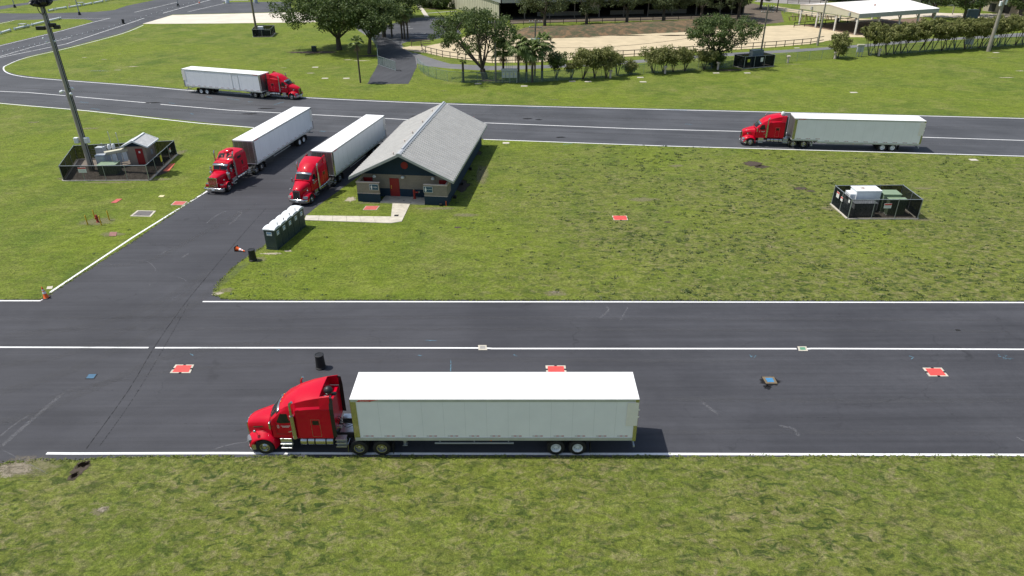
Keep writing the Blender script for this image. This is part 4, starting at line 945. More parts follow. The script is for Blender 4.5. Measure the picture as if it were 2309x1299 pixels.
# drinking fountain standing on the porch
x, y = W(935, 447.5, .12)
t = thing('drinking_fountain', 'red pedestal drinking fountain with a side bowl beside the womens privacy wall', 'drinking fountain', (x, y, .12), R_(-8))
REDF = simple('fountain red', (.30, .02, .015), .4, var=.08)
g = MB(); g.lathe([(.001, 0), (.17, 0), (.17, .03), (.13, .06), (.13, .95), (.135, 1.0), (.001, 1.03)], (0, 0, 0), 'z', 18, cap=False); build(g, 'pedestal', REDF, t, smooth=True)
g = MB(); g.lathe([(.001, 1.03), (.1, 1.03), (.1, 1.05), (.001, 1.055)], (0, 0, 0), 'z', 14, cap=False); build(g, 'bowl_top', STEEL, t)
g = MB(); g.tube([(.1, 0, .72), (.5, 0, .74)], .085, 12); build(g, 'side_arm', REDF, t, smooth=True)
g = MB(); g.lathe([(.001, .70), (.1, .70), (.15, .80), (.15, .84), (.12, .82), (.001, .78)], (.55, 0, 0), 'z', 16, cap=False); build(g, 'side_bowl', STEEL, t, smooth=True)

# sidewalk
def slabs():
    mb = MB()
    def quad(a, b, c_, d): 
        o = len(mb.v); pts = [a, b, c_, d]; cx = sum(p[0] for p in pts)/4; cy = sum(p[1] for p in pts)/4
        pts = [(cx+(p[0]-cx)*.985, cy+(p[1]-cy)*.985) for p in pts]; mb.prism(pts, -.05, .05)
    def runq(A0, A1, B0, B1, n):
        for i in range(n):
            l = lambda P, Q, q: (P[0]+(Q[0]-P[0])*q, P[1]+(Q[1]-P[1])*q)
            quad(l(A0, A1, i/n), l(A0, A1, (i+1)/n), l(B0, B1, (i+1)/n), l(B0, B1, i/n))
    runq(W(880, 504), W(686, 497), W(872, 489), W(690, 486.5), 6)
    runq(W(880, 504), W(885, 458), W(906, 500), W(926, 459), 4)
    mb.prism([W(872, 489), W(880, 504), W(884, 489)], -.05, .045)
    o = build(mb, 'sidewalk', CONC); tag(o, kind='structure')
slabs()
x, y = W(894, 487); g = MB(); g.box(x-.22, x+.22, y-.22, y+.22, .05, .062); g.box(x-.12, x+.12, y-.12, y+.12, .062, .068)
tag(build(g, 'valve_cover', DARK), 'small square dark cover set in the concrete walk to the restrooms', 'access cover')

# ---------------------------------------------------------------- portable toilets
a = Vector(W(612.5, 565)); b = Vector(W(682, 515)); dr = Vector((-20.9-(-22.09), 64.95-59.22)).normalized(); ang = math.atan2(dr.y, dr.x)
TG = simple('toilet shell', (.040, .062, .060), .55, var=.12, scale=2); TGD = simple('toilet door', (.03, .05, .05), .55, var=.1)
def toilet(loc):
    t = thing('portable_toilet', 'portable toilet', 'portable toilet', (*loc, 0), ang, 'portable toilets in a row')
    # local x runs along the row, y to the left (door side faces the road)
    g = MB(); wx, wy = .56, .56
    g.box(-wx, wx, -wy, wy, .1, 2.02); build(g, 'shell', TG, t, bevel=.03)
    g = MB()
    for s in (-1, 1):
        for k in range(3): g.box(-.42+k*.3, -.18+k*.3, s*(wy+.006)-.006, s*(wy+.006)+.006, .3, 1.3)
    for zz in (.3, .95, 1.35): g.box(-wx-.012, -wx, -.45, .45, zz, zz+.03)
    build(g, 'shell_rib', TGD, t)
    g = MB(); rows = []
    for i in range(9):
        u = -1+2*i/8; rows.append([(u*(wx+.04), v*(wy+.04), 2.02+.30*math.sqrt(max(0, 1-u*u*.93))*(1-.45*v*v)) for v in [-1+2*k/6 for k in range(7)]])
    g.loft(rows, False, False, False)
    base = [[(u*(wx+.045), v*(wy+.045), 1.99) for u, v in ((-1, -1), (1, -1), (1, 1), (-1, 1))], [(u*(wx+.045), v*(wy+.045), 2.06) for u, v in ((-1, -1), (1, -1), (1, 1), (-1, 1))]]
    g.loft(base); build(g, 'roof', WHITEBOX, t, smooth=True, ang=50)
    g = MB(); g.tube([(0, 0, 0), (0, 0, .32)], .04, 8); g.lathe([(.001, .36), (.065, .34), (.065, .28), (.04, .27)], (0, 0, 0), 'z', 10, cap=False); build(g, 'vent_pipe', BLACK, t, loc=(.42, -.40, 2.05))
    g = MB(); g.box(-.42, .42, wy, wy+.02, .15, 1.95); d = build(g, 'door', TGD, t, bevel=.006); g = MB(); g.box(.3, .36, wy+.02, wy+.05, .95, 1.1); build(g, 'door_latch', ALU, d)
    g = MB(); g.box(-wx-.03, wx+.03, -wy-.03, wy+.03, 0, .1); build(g, 'skid', TGD, t)
    for face in ('side', 'end'):
        g = MB()
        if face == 'side': g.box(-.21, .21, -wy-.02, -wy-.003, 1.35, 1.78)
        else: g.box(-wx-.03, -wx-.013, -.27, .27, 1.45, 1.82)
        sg = build(g, 'sign_panel', SIGNW, t)
        g = MB()
        if face == 'side':
            g.box(-.17, .17, -wy-.024, -wy-.02, 1.60, 1.70); [g.box(-.15, -.15+random.uniform(.2, .3), -wy-.023, -wy-.02, 1.42+k*.05, 1.44+k*.05) for k in range(3)]
        else:
            g.box(-wx-.034, -wx-.03, -.22, .22, 1.66, 1.76); [g.box(-wx-.033, -wx-.03, -.15, .15, 1.51+k*.05, 1.53+k*.05) for k in range(2)]
        build(g, 'sign_print', BLUEP, sg)
    return t
p0 = Vector((-22.62, 59.4)) + dr*.56; protos = None
for i, lb in enumerate(('first portable toilet of the row, nearest the lying cone and the barrel', 'second portable toilet counting from the barrel end of the row', 'middle portable toilet of the row of five', 'fourth portable toilet counting from the barrel end of the row', 'last portable toilet of the row, nearest the concrete walk')):
    p = p0+dr*(i*1.19)
    if i == 0: protos = toilet(p); o = protos
    else: o = copy_tree(protos); o.location = (p.x, p.y, 0)
    o['label'] = lb

# ---------------------------------------------------------------- cones, barrels, hydrant, covers
def cone(loc, label, lying=None, s=1.0, tilt=0):
    t = thing('traffic_cone', label, 'traffic cone', (*loc, 0), 0, 'traffic cones')
    g = MB(); g.lathe([(.19, .04), (.17, .06), (.035, .90), (.001, .91)], (0, 0, 0), 'z', 18, cap=False); build(g, 'cone_body', ORANGE, t, smooth=True)
    g = MB(); g.lathe([(.119, .38), (.124, .38), (.094, .55), (.089, .55)], (0, 0, 0), 'z', 18, cap=False); g.lathe([(.078, .62), (.083, .62), (.066, .72), (.061, .72)], (0, 0, 0), 'z', 18, cap=False); build(g, 'reflective_band', REFL, t, smooth=True)
    g = MB(); g.box(-.22, .22, -.22, .22, 0, .045); build(g, 'cone_base', BLACK, t, bevel=.02)
    t.scale = (s, s, s)
    if lying is not None:
        t.rotation_euler = (0, R_(98), lying); t.location = (loc[0], loc[1], .24)
    elif tilt: t.rotation_euler = (0, R_(tilt), 0)
    return t
cone(W(105, 672), 'upright orange cone where the side road edge line meets the main road', s=1.15, tilt=-4)
cone(W(533, 565), 'orange cone lying on its side on the asphalt near the portable toilets', lying=R_(-22), s=1.15)
cone(W(158, 15), 'orange cone on the far grass behind the white rail', s=1.3); cone(W(450, 7), 'orange cone beside the far rope line by the lamp pole', s=1.3)
cone(W(1603, 151), 'small orange cone under the spreading oak by the chain link fence', s=.9)
x, y = W(1069, 271)
cone((x, y), 'distant orange cone on the far road just beyond the restroom roof', s=.6)
def barrel(loc, label, s=1.0):
    t = thing('trash_barrel', label, 'trash barrel', (*loc, 0), 0, 'black barrels')
    g = MB(); g.lathe([(.001, .0), (.36, .0), (.37, .1), (.335, .13), (.33, .2), (.29, 1.0), (.30, 1.06), (.001, 1.06)], (0, 0, 0), 'z', 26, cap=False); build(g, 'barrel_body', BLACK, t, smooth=True)
    g = MB(); g.lathe([(.30, 1.03), (.32, 1.03), (.32, 1.09), (.27, 1.10), (.25, 1.075), (.001, 1.08)], (0, 0, 0), 'z', 26, cap=False); build(g, 'barrel_lid', BLACK, t, smooth=True)
    t.scale = (s, s, s); return t
barrel(W(571, 587), 'black ribbed barrel at the grass edge in front of the portable toilets'); barrel(W(724, 829), 'black ribbed barrel standing on the main road behind the foreground tractor')
barrel(W(279, 54), 'black bin on the far diverging road beside the rope line', 1.15); 
x, y = W(709, 116)
t = thing('utility_cabinet', 'dark green utility box in the shade of the big left oak', 'utility box', (x, y, 0)); g = MB(); g.box(-.5, .5, -.4, .4, 0, 1.1); build(g, 'cabinet_body', simple('dark green box', (.015, .035, .025), .5), t, bevel=.03); g = MB(); g.box(-.53, .53, -.43, .43, 1.1, 1.16); build(g, 'cabinet_lid', simple('dark green lid', (.02, .045, .03), .5), t, bevel=.02)
# hydrant with four posts
x, y = W(221, 501)
t = thing('fire_hydrant', 'dark red fire hydrant between four yellow posts', 'fire hydrant', (x, y, 0))
g = MB(); g.lathe([(.001, 0), (.17, 0), (.17, .05), (.11, .07), (.11, .5), (.14, .52), (.14, .56), (.12, .6), (.12, .7), (.08, .8), (.03, .83), (.001, .88)], (0, 0, 0), 'z', 18, cap=False); build(g, 'hydrant_body', REDF, t, smooth=True)
for dx, dy in ((1, 0), (-1, 0), (0, -1)):
    g = MB(); g.tube([(0, 0, .48), (dx*.19, dy*.19, .48)], .055 if dy == 0 else .075, 10); build(g, 'outlet_cap', REDF, t, smooth=True)
for (u, v), lb in (((198, 507), 'front left'), ((229, 508), 'front right'), ((215, 495), 'back left'), ((247, 497), 'back right')):
    x, y = W(u, v); g = MB(); g.lathe([(.001, 0), (.06, 0), (.06, 1.02), (.04, 1.06), (.001, 1.07)], (0, 0, 0), 'z', 14, cap=False)
    o = build(g, 'guard_post', YEL, smooth=True, loc=(x, y, 0)); tag(o, 'thin yellow guard post at the hydrant, %s of the four' % lb, 'guard post', 'yellow posts around the hydrant')
# plates and covers: corner pixels are the four ground corners
def plate(pts, col, label, rimmat=CONC, notch=True, cat='access cover', grp='access covers set in road and grass', inner=.62, z=None):
    P = [Vector(W(*p)) for p in pts]; c = sum(P, Vector((0, 0)))/4; z0 = Z4+.002 if z is None else z
    t = thing('access_cover', label, cat, (c.x, c.y, 0), 0, grp)
    L4 = [p-c for p in P]
    if rimmat:
        g = MB(); g.prism([(p.x, p.y) for p in L4], 0, z0+.01); build(g, 'cover_surround', rimmat, t)
        if notch:
            for i in range(4):
                mid = (L4[i]+L4[(i+1) % 4])/2*.9; g = MB(); q = .09; g.box(mid.x-q, mid.x+q, mid.y-q, mid.y+q, 0, z0+.014); build(g, 'lifting_notch', BLACK, t)
    g = MB(); g.prism([(p.x*inner, p.y*inner) for p in L4], 0, z0+.018); build(g, 'cover_plate', col, t); return t
plate(((383, 842), (429, 842), (438, 823), (396, 823)), REDPL, 'red cover plate with pale surround on the main road left of the tractor', inner=.8)
plate(((1232, 843), (1278, 843), (1275, 825), (1230, 825)), REDPL, 'red cover plate half hidden beyond the foreground trailer', inner=.8)
plate(((2095, 849.5), (2139, 849.5), (2123, 830), (2080, 830)), REDPL, 'red cover plate with pale surround on the main road at far right', inner=.8)
plate(((192, 855), (212, 855), (220, 844), (200, 844)), simple('worn blue plate', (.045, .12, .20), .7), 'small blue cover plate on the main road at left', rimmat=DARK, notch=False, inner=.85)
plate(((1727, 866), (1753, 866), (1745, 850.5), (1718, 850.5)), BLUEPL, 'blue cover plate inside a dark oil stain on the main road', rimmat=simple('rusty surround', (.16, .12, .07), .8), notch=False, inner=.6, z=Z5+.004)
plate(((1079, 790), (1099, 790), (1097, 779), (1078, 779)), CONCD, 'small pale junction cover on the centre line behind the trailer front', notch=False, inner=.6)
plate(((1801, 792), (1822, 792), (1818, 782), (1798, 782)), simple('green plate', (.10, .26, .16), .7), 'small pale cover with green centre on the centre line at right', notch=False, inner=.6)
plate(((385, 463), (413, 463), (423, 455), (395, 454)), REDFADE, 'red cover plate in the grass close to the side road line', notch=False, inner=.88)
plate(((250, 458), (262, 458), (276, 449), (264, 449)), REDFADE, 'small faded red cover in the grass above the hydrant', rimmat=None, inner=1)
plate(((293, 488), (340, 489), (352, 476), (310, 475)), simple('dull grating', (.12, .11, .105), .7), 'grey steel grating in a pale concrete frame in the left grass', notch=False, inner=.8)
plate(((818, 474), (849, 474), (856, 465), (825, 465)), REDFADE, 'faded red cover plate in the grass in front of the mens wall', notch=False, inner=.92)
plate(((1384, 497), (1416, 497), (1413, 487), (1380, 487)), REDPL, 'red double cover plate alone in the middle lawn', inner=.9)
plate(((246, 533), (262, 533), (264, 524), (248, 524)), simple('faded brown lid', (.25, .12, .10), .8), 'faded brown round lid in bare soil below the hydrant', rimmat=None, inner=1)
plate(((105, 653), (118, 652), (120, 646), (107, 647)), CONC, 'small pale valve box in the grass beside the left cone', rimmat=None, inner=1, z=.03)
plate(((357, 445), (368, 445), (372, 441), (361, 441)), simple('pale yellow lid', (.6, .55, .3), .8), 'tiny pale yellow lid in the grass left of the long-nosed tractor', rimmat=None, inner=1, z=.03)
plate(((368, 386), (381, 387), (395, 369), (384, 370)), simple('orange red plate', (.5, .12, .07), .8), 'orange cover plate outside the left enclosure gate', rimmat=None, inner=1)
for (u, v), lb in (((711, 152), 'pale curved concrete kerb piece in the grass right of the left oak shadow'), ((1078, 189), 'small white slab by the fence under the central oak'), ((1182, 194.5), 'small white slab in the grass below the palms'), ((1326, 184.5), 'pale concrete slab in the grass below the fence shrubs'), ((1444, 175), 'small white slab near the standing vent below the shrubs'), ((1450, 185), 'thin white slab lying alone in the right lawn'), ((1615, 165), 'pale square slab in the grass below the spreading oak'), ((1685, 165), 'small bluish slab below the third enclosure'), ((1925, 209), 'small white slab in the far right lawn'), ((2195, 361), 'small white slab just below the far road at right'), ((1290, 183.7/1), 'white stone by the shrub row'), ((1141, 323), 'small white slab beside the road line right of the restroom'), ((781, 177), 'grey square slab near the leaning palm trunk'), ((733, 60+117), 'low grey slab in the grass near the far red tractor'), ((1797, 108.5), 'pale slab on the path by the board fence'), ((2246, 119), 'white slab in the grass beside the big concrete pole')):
    x, y = W(u, v); g = MB(); sz = .45 if v > 300 else .6; g.box(x-sz, x+sz, y-.35, y+.35, 0, .05)
    tag(build(g, 'ground_slab', CONC, bevel=.01), lb, 'slab', 'pale slabs in the grass')
# ---------------------------------------------------------------- fenced equipment yards
def yard(corners, h, label, kerb=True, thin=(), posts=3, name='enclosure_fence', lean=None):
    """cloth-covered fence around equipment; corners in order, thin = indexes of sides seen through"""
    P = [Vector(c) for c in corners]; c = sum(P, Vector((0, 0)))/len(P)
    t = thing(name, label, 'fence', (c.x, c.y, 0)); P = [p-c for p in P]; n = len(P)
    for i in range(n):
        a, b = P[i], P[(i+1) % n]; d = b-a; L_ = d.length; k = max(1, round(L_/2.6)); nn = Vector((-d.y, d.x)).normalized()*.02
        g = MB(); g.face([(a.x+nn.x, a.y+nn.y, .04), (b.x+nn.x, b.y+nn.y, .04), (b.x+nn.x, b.y+nn.y, h-.05), (a.x+nn.x, a.y+nn.y, h-.05)]); build(g, 'cloth_panel', SCREENT if i in thin else SCREENF, t)
        g = MB(); g.tube([(a.x, a.y, h-.03), (b.x, b.y, h-.03)], .03, 6); build(g, 'top_rail', GALV, t)
        for j in range(k):
            p = a+d*(j/k); g = MB(); g.tube([(p.x, p.y, 0), (p.x, p.y, h+.04)], .045 if j == 0 else .035, 8); build(g, 'fence_post', GALV, t)
        if kerb:
            g = MB(); g.bar((a.x, a.y, .03), (b.x, b.y, .03), .35, .10); build(g, 'kerb', CONC, t)
    sheet('yard_gravel', [(p.x+c.x, p.y+c.y) for p in P], Z2+.002, simple('yard gravel', (.16, .135, .11), .95, var=.25, scale=1.5)); return t
def sign(parent, loc, rz, w_=.7, h_=.5, head=True, nm='warning_sign', col=SIGNW):
    g = MB(); g.box(-w_/2, w_/2, -.012, .012, -h_/2, h_/2); o = build(g, nm, col, parent); o.location = loc; o.rotation_euler = (0, 0, rz)
    if head:
        g = MB(); g.box(-w_/2+.01, w_/2-.01, -.018, -.012, h_/2-.16, h_/2-.01); build(g, 'sign_header', SIGNR, o)
        g = MB()
        for k in range(3): g.box(-w_*.38, w_*.38, -.016, -.012, -h_*.32+k*.1, -h_*.28+k*.1)
        build(g, 'sign_print', TRIM, o)
    return o
# left yard
CL = [(-53.28, 78.85), (-43.06, 78.84), (-44.0, 88.9), (-56.0, 86.92)]
yl = yard(CL, 1.88, 'dark cloth fence yard around the mast and the small red-door shed', thin=(0,))
cx, cy = sum(p[0] for p in CL)/4, sum(p[1] for p in CL)/4
sign(yl, (W(209, 398)[0]-cx, -6.98+.35+cy-cy+(78.80-cy+6.6), 1.35), 0, .95, .62)
sign(yl, (-43.5-cx+.06, 83.5-cy, 1.2), R_(95), .45, .8, False, 'yellow_sign', SIGNY)
sign(yl, (-43.7-cx+.06, 86.6-cy, 1.3), R_(95), .4, .5, True)
def shed():
    t = thing('equipment_shed', 'small beige block shed with red door and white gable roof inside the left yard', 'shed', (-46.95, 84.75, 0), R_(3))
    hw, dp, he = 1.12, 2.6, 2.35; rz = lambda x: he+.72-abs(x)*.66/1.5
    g = MB(); g.box(-hw, hw, 0, dp, 0, he-.02); build(g, 'wall', simple('shed block', (.33, .265, .21), .85, var=.1, scale=2, bmp=.2), t)
    g = MB(); Q = [(-hw+.01, he-.02), (hw-.01, he-.02), (hw-.01, rz(hw)), (0, rz(0)), (-hw+.01, rz(hw))]; g.loft([[(x, .02, z) for x, z in Q], [(x, dp-.02, z) for x, z in Q]]); build(g, 'gable', NAVY, t)
    for s in (-1, 1):
        g = MB(); y0, y1, xo = -.45, dp+.5, 1.62
        g.loft([[(0, y, he+.80), (s*xo, y, he+.06), (s*xo, y, he-.0), (0, y, he+.74)] for y in (y0, y1)])
        for i in range(14):
            y = y0+(y1-y0)*(i+.5)/14; a = [(0, y-.04, he+.802), (0, y, he+.83), (0, y+.04, he+.802)]; g.loft([a, [(s*xo, p[1], p[2]-.74) for p in a]])
        build(g, 'roof', simple('shed roof', (.50, .50, .49), .5) if 'sr' not in MESHCACHE else MESHCACHE['sr'], t)
        g = MB(); g.loft([[(0, y, he+.86), (0, y, he+.66), (0, y+.06, he+.66), (0, y+.06, he+.86)] for y in (y0-.06,)]+[[(s*1.68, y0-.06, he+.10), (s*1.68, y0-.06, he-.10), (s*1.68, y0, he-.10), (s*1.68, y0, he+.10)]]); g.box(s*1.66-.04, s*1.66+.04, y0, y1, he-.08, he+.08)
        g.loft([[(0, y1, he+.86), (0, y1, he+.70), (0, y1+.06, he+.70), (0, y1+.06, he+.86)], [(s*1.68, y1, he+.10), (s*1.68, y1, he-.06), (s*1.68, y1+.06, he-.06), (s*1.68, y1+.06, he+.10)]])
        build(g, 'roof_trim', WHITEBOX, t)
    g = MB(); g.box(-.12, .12, -.5, dp+.56, he+.78, he+.87); build(g, 'ridge_cap', WHITEBOX, t)
    g = MB(); g.box(-.12, .78, -.04, 0, .05, 2.08); d = build(g, 'door', REDDOOR, t, bevel=.006)
    g = MB(); g.box(.25, .47, -.05, -.04, 1.5, 1.75); build(g, 'door_sign', SIGNW, d)
    g = MB(); g.box(hw, hw+.08, 1.3, 1.7, .9, 1.5); build(g, 'meter_box', GREYBOX, t, bevel=.01)
    g = MB(); g.box(-hw-.25, -hw-.02, .6, 1.0, 1.0, 2.2); build(g, 'side_cabinet', CREAM, t, bevel=.02)
shed()
def cabinet(name, label, loc, rz, sx, sy, h, mat, lid=.06, rib=3, base=.12, slope=0, group=None, cat='equipment cabinet'):
    t = thing(name, label, cat, (*loc, 0), rz, group)
    g = MB(); g.box(-sx/2-.08, sx/2+.08, -sy/2-.08, sy/2+.08, 0, base); build(g, 'plinth', CONCD, t)
    g = MB(); g.box(-sx/2, sx/2, -sy/2, sy/2, base, h); b = build(g, 'cabinet_body', mat, t, bevel=.015)
    g = MB(); g.loft([[(-sx/2-.05, -sy/2-.05, h), (sx/2+.05, -sy/2-.05, h), (sx/2+.05, -sy/2-.05, h+lid), (-sx/2-.05, -sy/2-.05, h+lid)], [(-sx/2-.05, sy/2+.05, h), (sx/2+.05, sy/2+.05, h), (sx/2+.05, sy/2+.05, h+lid+slope), (-sx/2-.05, sy/2+.05, h+lid+slope)]]); build(g, 'cabinet_lid', mat, t, bevel=.01)
    for i in range(rib):
        x0 = -sx/2+.04+i*(sx-.08)/rib; g = MB(); g.box(x0+.02, x0+(sx-.08)/rib-.02, -sy/2-.02, -sy/2-.002, base+.06, h-.06); dd = build(g, 'cabinet_door', mat, t, bevel=.006)
        g = MB(); g.box(x0+.06, x0+.1, -sy/2-.045, -sy/2-.02, (base+h)/2, (base+h)/2+.14); build(g, 'door_handle', DARK, dd)
    return t
cabinet('transformer_cabinet', 'low pale green transformer box in the left yard behind the front cloth', (-48.9, 81.4), R_(6), 2.1, 1.5, 1.25, GREENBOX, .07, 2)
cabinet('switch_cabinet', 'grey switch cabinet beside the mast foot in the left yard', (-50.3, 82.6), R_(10), 1.0, .8, 1.95, GREYBOX, .05, 2)
def rack():
    t = thing('equipment_rack', 'cream-topped row of grey meter cabinets in the left yard', 'equipment cabinet', (-49.0, 84.3, 0), R_(40))
    g = MB(); g.box(-1.5, 1.5, -.35, .35, 1.75, 2.1); build(g, 'cable_trough', CREAM, t, bevel=.02)
    for k in range(5):
        g = MB(); g.box(-1.45+k*.6, -.95+k*.6, -.3, .3, .55, 1.74); build(g, 'meter_cabinet', WHITEBOX if k % 2 else GREYBOX, t, bevel=.02)
    for k in (-1.4, 0, 1.4):
        g = MB(); g.box(k-.04, k+.04, -.3, .3, 0, .56); build(g, 'leg', GALV, t)
rack()
def whips():
    t = thing('service_rack', 'pipe rack with white meter drums and thin whip masts behind the big mast', 'equipment rack', (-50.6, 85.2, 0), 0)
    for x, y, h in ((-.6, -.2, 2.6), (.3, .3, 3.9), (1.1, .6, 3.7), (-.1, -.3, 2.4)):
        g = MB(); g.tube([(x, y, 0), (x, y, h)], .035, 8); g.lathe([(.001, h-.1), (.06, h-.05), (.06, h+.1), (.001, h+.14)], (x, y, 0), 'z', 8, cap=False); build(g, 'whip_mast', GALV, t)
    for x, y, z in ((.05, .1, 2.15), (.55, .2, 2.2), (-.35, .0, 1.15), (.25, -.3, 1.2)):
        g = MB(); g.lathe([(.001, z-.32), (.19, z-.3), (.2, z+.2), (.14, z+.3), (.001, z+.32)], (x, y, 0), 'z', 14, cap=False); build(g, 'meter_drum', WHITEBOX, t, smooth=True)
    g = MB(); g.box(-1.5, -.55, -.4, .4, .5, 2.2); build(g, 'panel_box', GREYBOX, t, bevel=.02)
    g = MB(); [g.tube([(-1.3, .5, z), (1.5, .8, z)], .03, 6) for z in (.8, 1.3, 1.9)]; build(g, 'cross_pipe', GALV, t)
    g = MB(); [g.tube([(-2.6, .1+.1*k, .5+.3*k), (-1.6, .1+.1*k, .5+.3*k)], .025, 6) for k in range(5)]; build(g, 'conduit', DARK, t)
whips()
# right yard
CR = [(34.55, 66.05), (41.65, 65.95), (41.75, 70.15), (34.5, 70.1)]
yr = yard(CR, 2.15, 'dark cloth fence yard on the right lawn around white and green cabinets', thin=(0,))
cx, cy = sum(p[0] for p in CR)/4, sum(p[1] for p in CR)/4
sign(yr, (38.25-cx, 65.98-cy-.05, 1.45), 0, .75, .5)
sign(yr, (34.5-cx-.06, 69.0-cy, 1.5), R_(-90), .6, .62); sign(yr, (34.5-cx-.06, 68.0-cy, 1.42), R_(-90), .45, .45); sign(yr, (34.55-cx-.05, 66.5-cy, 1.75), R_(-90), .28, .3, False)
def right_box():
    t = thing('generator_cabinet', 'big white stepped cabinet with rust on its roof in the right yard', 'equipment cabinet', (37.0, 68.6, 0), 0)
    g = MB(); g.box(-1.2, 1.35, -.75, .75, .15, 2.28); build(g, 'cabinet_body', WHITEBOX, t, bevel=.02)
    g = MB(); g.box(-1.25, 1.4, -.8, .8, 2.28, 2.36); r = build(g, 'cabinet_roof', WHITEBOX, t, bevel=.015)
    g = MB(); g.box(-1.75, -1.2, -.6, .6, .15, 1.95); b_ = build(g, 'side_box', WHITEBOX, t, bevel=.02); g = MB(); g.box(-1.77, -1.75, -.3, .3, 1.2, 1.7); build(g, 'side_vent', DARK, b_)
    o = patch('rust_stain', (-.25, .1), .45, .28, 2.364, RUST, seed=5); o.parent = r; 
    if 'kind' in o: del o['kind']
right_box()
cabinet('switch_cabinet', 'low grey slatted cabinet behind the front cloth of the right yard', (36.35, 66.95), 0, 2.3, .8, 1.45, GREYBOX, .05, 4)
cabinet('transformer_cabinet', 'tall pale green stepped transformer in the right yard', (39.45, 68.2), R_(-2), 1.75, 1.3, 2.0, GREENBOX, .08, 2)
cabinet('transformer_cabinet', 'lower pale green transformer front section in the right yard', (39.75, 67.1), R_(-2), 1.75, .7, 1.72, GREENBOX, .06, 2)
# third yard beyond, by the path
a = [W(1653, 149), W(1677, 155), W(1744, 149.5), W(1713, 143)]
c3 = [a[0], a[1], a[2], (a[0][0]+a[2][0]-a[1][0], a[0][1]+a[2][1]-a[1][1])]
y3 = yard(c3, 2.3, 'dark cloth fence yard by the path near the spreading oak')
m3 = Vector(((c3[0][0]+c3[2][0])/2, (c3[0][1]+c3[2][1])/2)); dirx = (Vector(c3[2])-Vector(c3[1])).normalized(); an3 = math.atan2(dirx.y, dirx.x)
cabinet('switch_cabinet', 'tall blue-grey cabinet rising above the yard near the spreading oak', (m3.x+.3, m3.y+.2), an3, 2.6, 1.2, 3.1, simple('blue grey paint', (.13, .17, .20), .5), .08, 3)
q = Vector(c3[1])+dirx*.9-m3; sign(y3, (q.x, q.y-.06, 1.5), an3, .55, .55, False, 'yellow_sign', SIGNY); q = Vector(c3[1])+dirx*4.0-m3; sign(y3, (q.x, q.y-.06, 1.5), an3, .6, .8, False)
# fourth yard at far left with the timber pole
a = [W(571, 84), W(612, 83.5), W(621, 74), W(578, 74)]
yard(a, 1.9, 'far dark cloth fence yard at the foot of the pole by the sand lot')
x, y = W(590, 79); cabinet('transformer_cabinet', 'small pale cabinet inside the far left cloth yard', (x, y), 0, 1.2, 1.0, 2.0, WHITEBOX)
x, y = W(604, 79); cabinet('transformer_cabinet', 'low green cabinet inside the far left cloth yard', (x, y), 0, 2.0, 1.2, 1.1, GREENBOX)

